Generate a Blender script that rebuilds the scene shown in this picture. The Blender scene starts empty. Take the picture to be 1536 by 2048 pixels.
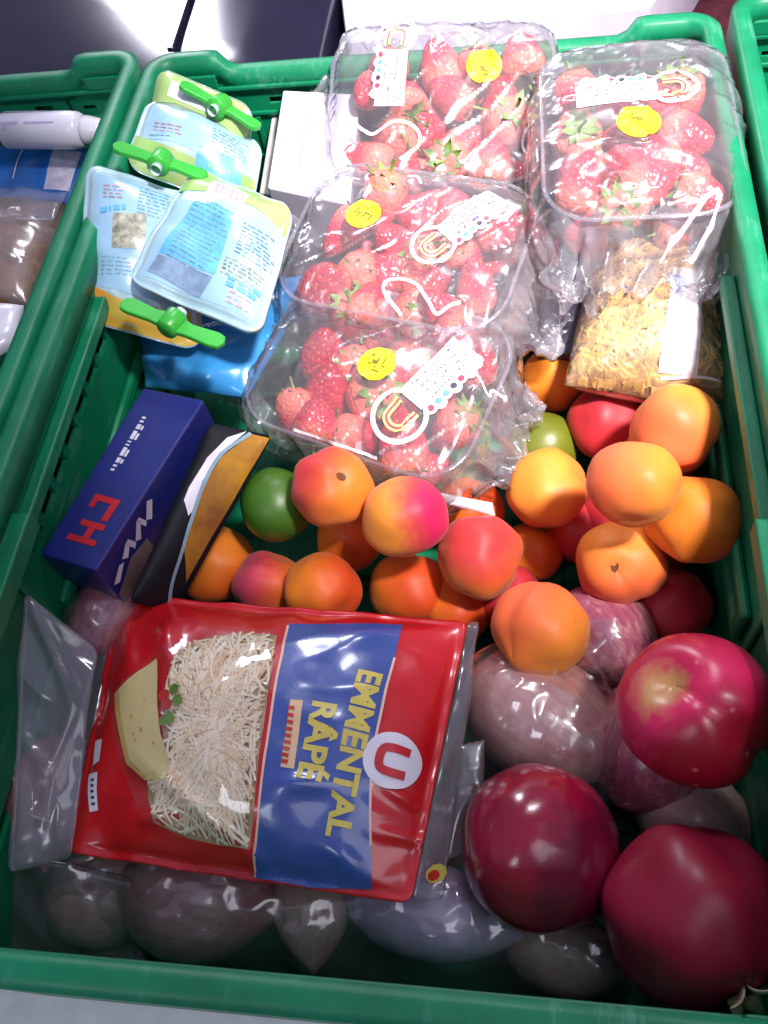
import bpy, bmesh, math, random
import numpy as np
from mathutils import Vector, Matrix, Euler, noise

R = math.radians
scene = bpy.context.scene
COL = scene.collection

# ------------------------------------------------------------------ camera
cam_data = bpy.data.cameras.new('camera')
cam = bpy.data.objects.new('camera', cam_data)
COL.objects.link(cam)
cam.location = (0.073895, -0.30574, 0.543474)
cam.rotation_euler = (0.557683, 0.129323, 0.088386)
cam_data.sensor_fit = 'HORIZONTAL'
cam_data.sensor_width = 36.0
cam_data.lens = 36.0 * 1757.645 / 1536.0
cam_data.clip_start = 0.01
cam_data.clip_end = 50.0
scene.camera = cam
scene.render.resolution_x, scene.render.resolution_y = 768, 1024

# ------------------------------------------------------------------ light
world = bpy.data.worlds.new('World')
scene.world = world
world.use_nodes = True
bg = world.node_tree.nodes['Background']
bg.inputs['Color'].default_value = (0.66, 0.66, 1.0, 1)
bg.inputs['Strength'].default_value = 0.32


def lamp(name, kind, loc, target, energy, color, **kw):
    d = bpy.data.lights.new(name, kind)
    d.energy = energy
    d.color = color
    for k, v in kw.items():
        setattr(d, k, v)
    o = bpy.data.objects.new(name, d)
    COL.objects.link(o)
    o.location = loc
    o.rotation_euler = (Vector(target) - Vector(loc)).to_track_quat('-Z', 'Y').to_euler()
    return o


# hard light slanting in from the right, over the far part of the crate only
lamp('key_lamp', 'SPOT', (0.62, -0.30, 1.55), (0.125, 0.205, 0.17), 400.0, (1.0, 0.95, 0.93),
     spot_size=R(27.5), spot_blend=1.0, shadow_soft_size=0.09)
# open sky on the right of the photographer, and a smaller patch of it on the left
lamp('sky_lamp', 'AREA', (0.60, -0.50, 1.45), (0.0, -0.05, 0.1), 4.0, (0.90, 0.92, 1.0),
     shape='RECTANGLE', size=0.85, size_y=0.70)
lamp('left_sky_lamp', 'AREA', (-0.45, -0.85, 0.95), (0.0, -0.1, 0.1), 1.6, (0.86, 0.90, 1.0),
     shape='RECTANGLE', size=0.18, size_y=0.40)
lamp('film_glint_lamp', 'AREA', (0.12, 0.95, 1.45), (0.05, 0.2, 0.15), 8.0, (0.92, 0.92, 1.0),
     shape='RECTANGLE', size=0.42, size_y=0.22)  # added lamp, kept narrow for streaky glints on the wrap films
# lamp added behind the crates to mirror as a highlight on the black lid
lamp('lid_glint_lamp', 'AREA', (-0.75, 1.80, 0.98), (-0.1, 0.3, 0.15), 14.0, (0.88, 0.86, 1.0),
     shape='RECTANGLE', size=0.30, size_y=0.45)

scene.view_settings.view_transform = 'Standard'
scene.view_settings.look = 'None'
scene.view_settings.exposure = 0.0
scene.view_settings.gamma = 1.0
scene.view_settings.use_curve_mapping = False
scene.cycles.transparent_max_bounces = 14
scene.cycles.max_bounces = 6
scene.cycles.transmission_bounces = 4
scene.cycles.caustics_reflective = False
scene.cycles.caustics_refractive = False
scene.cycles.use_denoising = True
scene.cycles.use_adaptive_sampling = True
scene.cycles.adaptive_threshold = 0.03


# ------------------------------------------------------------------ helpers
def tag(o, label=None, cat=None, group=None, kind=None):
    if label: o['label'] = label
    if cat: o['category'] = cat
    if group: o['group'] = group
    if kind: o['kind'] = kind
    return o


def empty(name, loc=(0, 0, 0), rot=(0, 0, 0)):
    o = bpy.data.objects.new(name, None)
    COL.objects.link(o)
    o.location = loc
    o.rotation_euler = rot
    o.empty_display_size = 0.02
    return o


def link(name, me, mat=None, parent=None):
    o = bpy.data.objects.new(name, me)
    COL.objects.link(o)
    if mat is not None and not me.materials:
        me.materials.append(mat)
    if parent is not None:
        o.parent = parent
    return o


def mesh(name, verts, faces, mat=None, parent=None, smooth=True):
    off = Vector((0, 0, 0))
    if parent is not None and parent.get('world_coords'):
        off = Vector(parent['world_coords'])
    me = bpy.data.meshes.new(name)
    me.from_pydata([tuple(Vector(v) - off) for v in verts], [], [tuple(f) for f in faces])
    me.update()
    if smooth:
        me.polygons.foreach_set('use_smooth', [True] * len(me.polygons))
    o = link(name, me, mat, parent)
    if parent is not None and parent.get('world_coords'):
        o['world_coords'] = tuple(off)
    return o


def wempty(name, loc):
    """an Empty at loc whose children are given in world coordinates"""
    o = empty(name, loc)
    o['world_coords'] = tuple(loc)
    return o


def grid(f, nu, nv, u0=0., u1=1., v0=0., v1=1.):
    vs = [f(u0 + (u1 - u0) * i / nu, v0 + (v1 - v0) * j / nv) for j in range(nv + 1) for i in range(nu + 1)]
    fs = [(j * (nu + 1) + i, j * (nu + 1) + i + 1, (j + 1) * (nu + 1) + i + 1, (j + 1) * (nu + 1) + i)
          for j in range(nv) for i in range(nu)]
    return vs, fs


def bevel(o, w, seg=2):
    m = o.modifiers.new('bevel', 'BEVEL')
    m.width = w
    m.segments = seg
    m.limit_method = 'ANGLE'
    m.angle_limit = R(40)
    return o


def box(name, lo, hi, mat, parent=None, bev=0.0):
    x0, y0, z0 = lo
    x1, y1, z1 = hi
    v = [(x0, y0, z0), (x1, y0, z0), (x1, y1, z0), (x0, y1, z0), (x0, y0, z1), (x1, y0, z1), (x1, y1, z1), (x0, y1, z1)]
    f = [(0, 3, 2, 1), (4, 5, 6, 7), (0, 1, 5, 4), (1, 2, 6, 5), (2, 3, 7, 6), (3, 0, 4, 7)]
    o = mesh(name, v, f, mat, parent, smooth=False)
    if bev:
        bevel(o, bev)
    return o


def sstep(a, b, x):
    t = max(0.0, min(1.0, (x - a) / (b - a)))
    return t * t * (3 - 2 * t)


def nz(x, y, z=0.0):
    return noise.noise(Vector((x, y, z)))


def ridge(x, y, z=0.0):
    return 1.0 - abs(noise.noise(Vector((x, y, z)))) * 2.0


# ------------------------------------------------------------------ materials
def new_mat(name):
    m = bpy.data.materials.new(name)
    m.use_nodes = True
    nt = m.node_tree
    for n in list(nt.nodes):
        if n.type != 'OUTPUT_MATERIAL':
            nt.nodes.remove(n)
    out = [n for n in nt.nodes if n.type == 'OUTPUT_MATERIAL'][0]
    return m, nt, out


def add(nt, kind, **kw):
    n = nt.nodes.new(kind)
    for k, v in kw.items():
        if k in n.inputs:
            n.inputs[k].default_value = v
        else:
            setattr(n, k, v)
    return n


def ramp(nt, fac, stops):
    n = nt.nodes.new('ShaderNodeValToRGB')
    el = n.color_ramp.elements
    el[0].position, el[0].color = stops[0][0], (*stops[0][1], 1)
    el[1].position, el[1].color = stops[-1][0], (*stops[-1][1], 1)
    for p_, c_ in stops[1:-1]:
        e = el.new(p_)
        e.color = (*c_, 1)
    nt.links.new(fac, n.inputs['Fac'])
    return n.outputs['Color']


def solid(name, col, rough=0.5, var=0.12, scale=60.0, bump=0.0, bscale=200.0, coat=0.0, spec=0.5, sss=0.0, alpha=1.0,
          col2=None, metal=0.0):
    """plain material with a little grain: colour noise and fine relief"""
    m, nt, out = new_mat(name)
    b = add(nt, 'ShaderNodeBsdfPrincipled', Roughness=rough)
    b.inputs['Specular IOR Level'].default_value = spec
    b.inputs['Coat Weight'].default_value = coat
    b.inputs['Coat Roughness'].default_value = 0.12
    b.inputs['Metallic'].default_value = metal
    b.inputs['Alpha'].default_value = alpha
    if sss:
        b.inputs['Subsurface Weight'].default_value = sss
        b.inputs['Subsurface Radius'].default_value = (1.0, 0.35, 0.15)
        b.inputs['Subsurface Scale'].default_value = 0.006
    tc = add(nt, 'ShaderNodeTexCoord')
    n = add(nt, 'ShaderNodeTexNoise', Scale=scale, Detail=5.0, Roughness=0.6)
    nt.links.new(tc.outputs['Object'], n.inputs['Vector'])
    c2 = col2 or tuple(max(0.0, c * (1 - 2 * var)) for c in col)
    c1 = tuple(min(1.0, c * (1 + var)) for c in col)
    nt.links.new(ramp(nt, n.outputs['Fac'], [(0.3, c2), (0.65, c1)]), b.inputs['Base Color'])
    if bump:
        n2 = add(nt, 'ShaderNodeTexNoise', Scale=bscale, Detail=3.0)
        nt.links.new(tc.outputs['Object'], n2.inputs['Vector'])
        bp = add(nt, 'ShaderNodeBump', Strength=bump, Distance=0.001)
        nt.links.new(n2.outputs['Fac'], bp.inputs['Height'])
        nt.links.new(bp.outputs['Normal'], b.inputs['Normal'])
    nt.links.new(b.outputs['BSDF'], out.inputs['Surface'])
    return m


def film(name, haze=0.05, tint=(0.97, 0.97, 0.985), wr=0.5, wscale=55.0, gloss=1.0, rough=0.07, haze_col=(0.86, 0.84, 0.95), dist=0.003):
    """thin clear plastic film: see-through, Fresnel gloss, faint haze, crinkle relief"""
    m, nt, out = new_mat(name)
    tc = add(nt, 'ShaderNodeTexCoord')
    mp = add(nt, 'ShaderNodeMapping')
    nt.links.new(tc.outputs['Object'], mp.inputs['Vector'])
    n1 = add(nt, 'ShaderNodeTexNoise', Scale=wscale, Detail=1.5, Roughness=0.6, Distortion=0.6)
    nt.links.new(mp.outputs['Vector'], n1.inputs['Vector'])
    bp = add(nt, 'ShaderNodeBump', Strength=wr, Distance=dist)
    nt.links.new(n1.outputs['Fac'], bp.inputs['Height'])
    # thin-sheet Fresnel (Schlick), the same from both sides
    geo = add(nt, 'ShaderNodeNewGeometry')
    dot = add(nt, 'ShaderNodeVectorMath', operation='DOT_PRODUCT')
    nt.links.new(geo.outputs['Incoming'], dot.inputs[0])
    nt.links.new(bp.outputs['Normal'], dot.inputs[1])
    ab = add(nt, 'ShaderNodeMath', operation='ABSOLUTE')
    nt.links.new(dot.outputs['Value'], ab.inputs[0])
    inv = add(nt, 'ShaderNodeMath', operation='SUBTRACT')
    inv.inputs[0].default_value = 1.0
    nt.links.new(ab.outputs[0], inv.inputs[1])
    pw = add(nt, 'ShaderNodeMath', operation='POWER')
    pw.inputs[1].default_value = 4.0
    nt.links.new(inv.outputs[0], pw.inputs[0])
    fm = add(nt, 'ShaderNodeMath', operation='MULTIPLY_ADD')
    fm.inputs[1].default_value = 0.8 * gloss
    fm.inputs[2].default_value = 0.07 * gloss
    fm.use_clamp = True
    nt.links.new(pw.outputs[0], fm.inputs[0])
    tr = add(nt, 'ShaderNodeBsdfTransparent', Color=(*tint, 1))
    df = add(nt, 'ShaderNodeBsdfDiffuse', Color=(*haze_col, 1))
    tl = add(nt, 'ShaderNodeBsdfTranslucent', Color=(*haze_col, 1))
    dt = add(nt, 'ShaderNodeMixShader', Fac=0.5)
    nt.links.new(df.outputs[0], dt.inputs[1])
    nt.links.new(tl.outputs[0], dt.inputs[2])
    hz = add(nt, 'ShaderNodeMath', operation='MULTIPLY')
    hz.inputs[1].default_value = haze * 2
    nt.links.new(n1.outputs['Fac'], hz.inputs[0])
    m1 = add(nt, 'ShaderNodeMixShader')
    nt.links.new(hz.outputs[0], m1.inputs['Fac'])
    nt.links.new(tr.outputs[0], m1.inputs[1])
    nt.links.new(dt.outputs[0], m1.inputs[2])
    gl = add(nt, 'ShaderNodeBsdfGlossy', Roughness=rough)
    nt.links.new(bp.outputs['Normal'], gl.inputs['Normal'])
    m2 = add(nt, 'ShaderNodeMixShader')
    nt.links.new(fm.outputs[0], m2.inputs['Fac'])
    nt.links.new(m1.outputs[0], m2.inputs[1])
    nt.links.new(gl.outputs[0], m2.inputs[2])
    nt.links.new(m2.outputs[0], out.inputs['Surface'])
    return m


def see_through_print(name, col, amount):
    """print on clear film that lets part of the light through"""
    m, nt, out = new_mat(name)
    tc = add(nt, 'ShaderNodeTexCoord')
    n = add(nt, 'ShaderNodeTexNoise', Scale=160.0, Detail=4.0)
    nt.links.new(tc.outputs['Object'], n.inputs['Vector'])
    r_ = add(nt, 'ShaderNodeMapRange')
    r_.inputs['From Min'].default_value = 0.3
    r_.inputs['From Max'].default_value = 0.7
    r_.inputs['To Min'].default_value = max(0.0, amount - 0.2)
    r_.inputs['To Max'].default_value = min(1.0, amount + 0.2)
    nt.links.new(n.outputs['Fac'], r_.inputs['Value'])
    t = add(nt, 'ShaderNodeBsdfTransparent')
    b = add(nt, 'ShaderNodeBsdfPrincipled', Roughness=0.3)
    b.inputs['Base Color'].default_value = (*col, 1)
    mx = add(nt, 'ShaderNodeMixShader')
    nt.links.new(r_.outputs['Result'], mx.inputs['Fac'])
    nt.links.new(t.outputs[0], mx.inputs[1])
    nt.links.new(b.outputs[0], mx.inputs[2])
    nt.links.new(mx.outputs[0], out.inputs['Surface'])
    return m


def fruit_skin(name, base, blush, lo, hi, rough, deep=None, sss=0.0, spots=0.0, spec=0.4, coat=0.0, spot_col=(0.75, 0.45, 0.3), spot_scale=120.0,
               sheen=0.0, fine=34.0, pole=None):
    """fruit skin: ground colour turning to blush towards local +X, mottled, with fine relief"""
    m, nt, out = new_mat(name)
    tc = add(nt, 'ShaderNodeTexCoord')
    b = add(nt, 'ShaderNodeBsdfPrincipled', Roughness=rough)
    b.inputs['Specular IOR Level'].default_value = spec
    b.inputs['Coat Weight'].default_value = coat
    b.inputs['Coat Roughness'].default_value = 0.1
    if sss:
        b.inputs['Subsurface Weight'].default_value = sss
        b.inputs['Subsurface Radius'].default_value = (1.0, 0.4, 0.12)
        b.inputs['Subsurface Scale'].default_value = 0.004
    if sheen:
        b.inputs['Sheen Weight'].default_value = sheen
        b.inputs['Sheen Roughness'].default_value = 0.5
    sep = add(nt, 'ShaderNodeSeparateXYZ')
    nt.links.new(tc.outputs['Generated'], sep.inputs[0])
    n = add(nt, 'ShaderNodeTexNoise', Scale=2.2, Detail=6.0, Roughness=0.65)
    nt.links.new(tc.outputs['Object'], n.inputs['Vector'])
    ma = add(nt, 'ShaderNodeMath', operation='MULTIPLY_ADD')
    ma.inputs[1].default_value = 0.35
    nt.links.new(n.outputs['Fac'], ma.inputs[0])
    nt.links.new(sep.outputs['X'], ma.inputs[2])
    stops = [(lo, base), (hi, blush)] if deep is None else [(lo, base), (hi, blush), (min(1.0, hi + 0.25), deep)]
    c = ramp(nt, ma.outputs[0], stops)
    n3 = add(nt, 'ShaderNodeTexNoise', Scale=1.4, Detail=5.0)
    nt.links.new(tc.outputs['Object'], n3.inputs['Vector'])
    hs = add(nt, 'ShaderNodeHueSaturation')
    mr = add(nt, 'ShaderNodeMapRange')
    mr.inputs['To Min'].default_value = 0.82
    mr.inputs['To Max'].default_value = 1.15
    nt.links.new(n3.outputs['Fac'], mr.inputs['Value'])
    nt.links.new(mr.outputs['Result'], hs.inputs['Value'])
    nt.links.new(c, hs.inputs['Color'])
    c = hs.outputs['Color']
    if spots:
        v = add(nt, 'ShaderNodeTexVoronoi', Scale=spot_scale)
        nt.links.new(tc.outputs['Object'], v.inputs['Vector'])
        sr = add(nt, 'ShaderNodeMapRange')
        sr.inputs['From Min'].default_value = 0.06
        sr.inputs['From Max'].default_value = 0.16
        sr.inputs['To Min'].default_value = spots
        sr.inputs['To Max'].default_value = 0.0
        nt.links.new(v.outputs['Distance'], sr.inputs['Value'])
        mx = add(nt, 'ShaderNodeMixRGB')
        nt.links.new(sr.outputs['Result'], mx.inputs['Fac'])
        nt.links.new(c, mx.inputs['Color1'])
        mx.inputs['Color2'].default_value = (*spot_col, 1)
        c = mx.outputs['Color']
    if pole:
        # another ground colour round the stem end (+Z)
        dv = add(nt, 'ShaderNodeVectorMath', operation='DISTANCE')
        nt.links.new(tc.outputs['Generated'], dv.inputs[0])
        dv.inputs[1].default_value = (0.5, 0.42, 0.93)
        np_ = add(nt, 'ShaderNodeTexNoise', Scale=3.0, Detail=5.0)
        nt.links.new(tc.outputs['Object'], np_.inputs['Vector'])
        pm = add(nt, 'ShaderNodeMath', operation='MULTIPLY_ADD')
        pm.inputs[1].default_value = 0.28
        nt.links.new(np_.outputs['Fac'], pm.inputs[0])
        nt.links.new(dv.outputs['Value'], pm.inputs[2])
        pr2 = add(nt, 'ShaderNodeMapRange')
        pr2.inputs['From Min'].default_value = pole[1]
        pr2.inputs['From Max'].default_value = pole[2]
        pr2.inputs['To Min'].default_value = 0.9
        pr2.inputs['To Max'].default_value = 0.0
        nt.links.new(pm.outputs[0], pr2.inputs['Value'])
        mx = add(nt, 'ShaderNodeMixRGB')
        nt.links.new(pr2.outputs['Result'], mx.inputs['Fac'])
        nt.links.new(c, mx.inputs['Color1'])
        mx.inputs['Color2'].default_value = (*pole[0], 1)
        c = mx.outputs['Color']
    nt.links.new(c, b.inputs['Base Color'])
    n2 = add(nt, 'ShaderNodeTexNoise', Scale=fine, Detail=3.0)
    nt.links.new(tc.outputs['Object'], n2.inputs['Vector'])
    bp = add(nt, 'ShaderNodeBump', Strength=0.10, Distance=0.0006)
    nt.links.new(n2.outputs['Fac'], bp.inputs['Height'])
    nt.links.new(bp.outputs['Normal'], b.inputs['Normal'])
    nt.links.new(b.outputs['BSDF'], out.inputs['Surface'])
    return m


def berry_skin():
    m, nt, out = new_mat('strawberry_skin')
    tc = add(nt, 'ShaderNodeTexCoord')
    oi = add(nt, 'ShaderNodeObjectInfo')
    b = add(nt, 'ShaderNodeBsdfPrincipled', Roughness=0.28)
    sep = add(nt, 'ShaderNodeSeparateXYZ')
    nt.links.new(tc.outputs['Generated'], sep.inputs[0])
    n = add(nt, 'ShaderNodeTexNoise', Scale=40.0, Detail=4.0)
    nt.links.new(tc.outputs['Object'], n.inputs['Vector'])
    ma = add(nt, 'ShaderNodeMath', operation='MULTIPLY_ADD')
    ma.inputs[1].default_value = 0.3
    nt.links.new(n.outputs['Fac'], ma.inputs[0])
    nt.links.new(sep.outputs['Z'], ma.inputs[2])
    mb = add(nt, 'ShaderNodeMath', operation='MULTIPLY_ADD')
    mb.inputs[1].default_value = 0.22
    nt.links.new(oi.outputs['Random'], mb.inputs[0])
    nt.links.new(ma.outputs[0], mb.inputs[2])
    c = ramp(nt, mb.outputs[0], [(0.2, (0.38, 0.008, 0.030)), (0.72, (0.64, 0.028, 0.060)), (1.0, (0.82, 0.18, 0.13))])
    v = add(nt, 'ShaderNodeTexVoronoi', Scale=330.0)
    nt.links.new(tc.outputs['Object'], v.inputs['Vector'])
    sr = add(nt, 'ShaderNodeMapRange')
    sr.inputs['From Min'].default_value = 0.18
    sr.inputs['From Max'].default_value = 0.30
    sr.inputs['To Min'].default_value = 0.5
    sr.inputs['To Max'].default_value = 0.0
    nt.links.new(v.outputs['Distance'], sr.inputs['Value'])
    mx = add(nt, 'ShaderNodeMixRGB')
    nt.links.new(sr.outputs['Result'], mx.inputs['Fac'])
    nt.links.new(c, mx.inputs['Color1'])
    mx.inputs['Color2'].default_value = (0.75, 0.42, 0.10, 1)
    nt.links.new(mx.outputs['Color'], b.inputs['Base Color'])
    bp = add(nt, 'ShaderNodeBump', Strength=0.7, Distance=0.0012)
    nt.links.new(v.outputs['Distance'], bp.inputs['Height'])
    nt.links.new(bp.outputs['Normal'], b.inputs['Normal'])
    nt.links.new(b.outputs['BSDF'], out.inputs['Surface'])
    return m


def onion_skin(name, c1, c2, c3, rough=0.22):
    """papery bulb skin with meridian veins"""
    m, nt, out = new_mat(name)
    tc = add(nt, 'ShaderNodeTexCoord')
    mp = add(nt, 'ShaderNodeMapping')
    mp.inputs['Scale'].default_value = (0.5, 3.4, 3.4)
    nt.links.new(tc.outputs['Object'], mp.inputs['Vector'])
    n = add(nt, 'ShaderNodeTexNoise', Scale=2.6, Detail=5.0, Roughness=0.6)
    nt.links.new(mp.outputs['Vector'], n.inputs['Vector'])
    n2 = add(nt, 'ShaderNodeTexNoise', Scale=1.1, Detail=3.0)
    nt.links.new(tc.outputs['Object'], n2.inputs['Vector'])
    mxf = add(nt, 'ShaderNodeMath', operation='MULTIPLY_ADD')
    mxf.inputs[1].default_value = 0.55
    nt.links.new(n2.outputs['Fac'], mxf.inputs[0])
    hf = add(nt, 'ShaderNodeMath', operation='MULTIPLY')
    hf.inputs[1].default_value = 0.5
    nt.links.new(n.outputs['Fac'], hf.inputs[0])
    nt.links.new(hf.outputs[0], mxf.inputs[2])
    b = add(nt, 'ShaderNodeBsdfPrincipled', Roughness=rough)
    nt.links.new(ramp(nt, mxf.outputs[0], [(0.3, c1), (0.52, c2), (0.72, c3)]), b.inputs['Base Color'])
    bp = add(nt, 'ShaderNodeBump', Strength=0.25, Distance=0.0008)
    nt.links.new(n.outputs['Fac'], bp.inputs['Height'])
    nt.links.new(bp.outputs['Normal'], b.inputs['Normal'])
    nt.links.new(b.outputs['BSDF'], out.inputs['Surface'])
    return m


M = {}


def crate_plastic():
    m, nt, out = new_mat('green_crate_plastic')
    tc = add(nt, 'ShaderNodeTexCoord')
    b = add(nt, 'ShaderNodeBsdfPrincipled')
    b.inputs['Specular IOR Level'].default_value = 0.4
    n = add(nt, 'ShaderNodeTexNoise', Scale=14.0, Detail=6.0, Roughness=0.7)
    nt.links.new(tc.outputs['Object'], n.inputs['Vector'])
    base = ramp(nt, n.outputs['Fac'], [(0.3, (0.001, 0.130, 0.054)), (0.62, (0.002, 0.208, 0.092))])
    mp = add(nt, 'ShaderNodeMapping')
    mp.inputs['Scale'].default_value = (1.0, 0.10, 1.0)
    mp.inputs['Rotation'].default_value = (0.3, 0.2, 0.5)
    nt.links.new(tc.outputs['Object'], mp.inputs['Vector'])
    n2 = add(nt, 'ShaderNodeTexNoise', Scale=190.0, Detail=4.0, Roughness=0.7)
    nt.links.new(mp.outputs['Vector'], n2.inputs['Vector'])
    n3 = add(nt, 'ShaderNodeTexNoise', Scale=24.0, Detail=3.0)
    nt.links.new(tc.outputs['Object'], n3.inputs['Vector'])
    mu = add(nt, 'ShaderNodeMath', operation='MULTIPLY')
    nt.links.new(n2.outputs['Fac'], mu.inputs[0])
    nt.links.new(n3.outputs['Fac'], mu.inputs[1])
    mr = add(nt, 'ShaderNodeMapRange')
    mr.inputs['From Min'].default_value = 0.31
    mr.inputs['From Max'].default_value = 0.40
    mr.inputs['To Max'].default_value = 0.5
    nt.links.new(mu.outputs[0], mr.inputs['Value'])
    mx = add(nt, 'ShaderNodeMixRGB')
    nt.links.new(mr.outputs['Result'], mx.inputs['Fac'])
    nt.links.new(base, mx.inputs['Color1'])
    mx.inputs['Color2'].default_value = (0.07, 0.27, 0.18, 1)
    nt.links.new(mx.outputs['Color'], b.inputs['Base Color'])
    rr = add(nt, 'ShaderNodeMapRange')
    rr.inputs['To Min'].default_value = 0.28
    rr.inputs['To Max'].default_value = 0.62
    nt.links.new(n3.outputs['Fac'], rr.inputs['Value'])
    nt.links.new(rr.outputs['Result'], b.inputs['Roughness'])
    bp = add(nt, 'ShaderNodeBump', Strength=0.15, Distance=0.001)
    nt.links.new(n2.outputs['Fac'], bp.inputs['Height'])
    nt.links.new(bp.outputs['Normal'], b.inputs['Normal'])
    nt.links.new(b.outputs['BSDF'], out.inputs['Surface'])
    return m


M['crate'] = crate_plastic()
M['table'] = solid('white_table_top', (0.80, 0.84, 0.83), 0.45, var=0.05)
M['film'] = film('punnet_wrap_film', haze=0.135, wr=0.40, gloss=2.0, wscale=15.0, rough=0.21)
M['crumple'] = film('crumpled_film', haze=0.26, gloss=2.2, wr=0.7, wscale=40.0, rough=0.17)
M['bag'] = film('vegetable_bag_film', haze=0.12, gloss=2.0, wr=0.8, wscale=30.0, rough=0.16, haze_col=(0.80, 0.72, 0.82))
M['bag_fold'] = film('bag_fold_film', haze=0.20, wr=0.5, wscale=20.0, rough=0.14, haze_col=(0.7, 0.7, 0.82))
M['window'] = film('pack_window_film', haze=0.02, wr=0.5, wscale=34.0, rough=0.06)
M['pasta_film'] = film('pasta_bag_film', haze=0.17, wr=0.5, wscale=24.0, rough=0.18, gloss=1.6, haze_col=(0.85, 0.76, 0.74))
M['punnet'] = film('clear_punnet_plastic', haze=0.05, wr=0.05, wscale=30.0, rough=0.08, gloss=0.8)
M['lip'] = film('punnet_lip_plastic', haze=0.14, wr=0.05, wscale=30.0, rough=0.10, gloss=1.0)
M['berry'] = berry_skin()
M['calyx'] = solid('strawberry_leaf', (0.16, 0.30, 0.05), 0.5, var=0.25, scale=160.0, bump=0.3)
M['sticker'] = solid('yellow_sticker_paper', (0.88, 0.76, 0.01), 0.4, var=0.04)
M['ink'] = solid('dark_sticker_ink', (0.16, 0.13, 0.01), 0.5, var=0.2)
M['white_print'] = see_through_print('white_film_print', (0.86, 0.84, 0.88), 0.78)
M['grey_band'] = see_through_print('grey_film_print', (0.62, 0.60, 0.62), 0.72)
M['pale_band'] = see_through_print('white_lace_print', (0.85, 0.83, 0.88), 0.80)
M['lime_print'] = see_through_print('lime_film_print', (0.60, 0.66, 0.26), 0.75)
M['blue_print'] = solid('blue_film_print', (0.13, 0.30, 0.72), 0.35, var=0.1)
M['red_print'] = solid('red_film_print', (0.62, 0.05, 0.10), 0.35, var=0.1)
M['dark_print'] = solid('dark_film_print', (0.05, 0.04, 0.07), 0.4, var=0.1)
M['purple_print'] = solid('violet_film_print', (0.12, 0.08, 0.30), 0.4, var=0.1)

# ------------------------------------------------------------------ setting: table
box('table', (-1.6, -1.2, -0.03), (1.6, 1.6, 0.0), M['table'])
tag(bpy.data.objects['table'], 'white table top under the green crates', 'table', kind='structure')


# ------------------------------------------------------------------ crates
def holed_panel(name, s0, s1, z0, z1, holes, thick, place, mat, parent):
    """a wall plate with real rectangular openings; place(s, d, z) -> xyz, d measured outwards from the inner face"""
    S = sorted({s0, s1, *[h[0] for h in holes], *[h[1] for h in holes]})
    Z = sorted({z0, z1, *[h[2] for h in holes], *[h[3] for h in holes]})
    ns, nzz = len(S) - 1, len(Z) - 1

    def is_open(i, j):
        if i < 0 or j < 0 or i >= ns or j >= nzz:
            return True
        cs, cz = (S[i] + S[i + 1]) / 2, (Z[j] + Z[j + 1]) / 2
        return any(h[0] < cs < h[1] and h[2] < cz < h[3] for h in holes)

    vs, fs = [], []

    def quad(a, b, c, d):
        k = len(vs)
        vs.extend([place(*a), place(*b), place(*c), place(*d)])
        fs.append((k, k + 1, k + 2, k + 3))

    for i in range(ns):
        for j in range(nzz):
            if is_open(i, j):
                continue
            a, b, c, d = S[i], S[i + 1], Z[j], Z[j + 1]
            quad((a, 0, c), (b, 0, c), (b, 0, d), (a, 0, d))
            quad((a, thick, c), (a, thick, d), (b, thick, d), (b, thick, c))
            if is_open(i - 1, j): quad((a, 0, c), (a, 0, d), (a, thick, d), (a, thick, c))
            if is_open(i + 1, j): quad((b, 0, c), (b, thick, c), (b, thick, d), (b, 0, d))
            if is_open(i, j - 1): quad((a, 0, c), (a, thick, c), (b, thick, c), (b, 0, c))
            if is_open(i, j + 1): quad((a, 0, d), (b, 0, d), (b, thick, d), (a, thick, d))
    return mesh(name, vs, fs, mat, parent, smooth=False)


def rounded_rect(hx, hy, r, n=8):
    pts = []
    for cx, cy, a0 in ((hx - r, hy - r, 0), (-hx + r, hy - r, 90), (-hx + r, -hy + r, 180), (hx - r, -hy + r, 270)):
        for k in range(n + 1):
            a = R(a0 + 90 * k / n)
            pts.append((cx + r * math.cos(a), cy + r * math.sin(a)))
    return pts


def bar(name, p0, p1, w, h, mat, parent, nrm, bev=0.0012):
    """a straight rail from p0 to p1, w wide (in its wall) and h proud of the wall along nrm"""
    p0, p1, nrm = Vector(p0), Vector(p1), Vector(nrm)
    t = (p1 - p0).normalized()
    u = t.cross(nrm).normalized() * (w / 2)
    vs = []
    for q in (p0, p1):
        vs += [q - u, q + u, q + u + nrm * h, q - u + nrm * h]
    fs = [(0, 1, 2, 3), (7, 6, 5, 4), (0, 4, 5, 1), (1, 5, 6, 2), (2, 6, 7, 3), (3, 7, 4, 0)]
    return bevel(mesh(name, vs, fs, mat, parent, smooth=False), bev)


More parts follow.
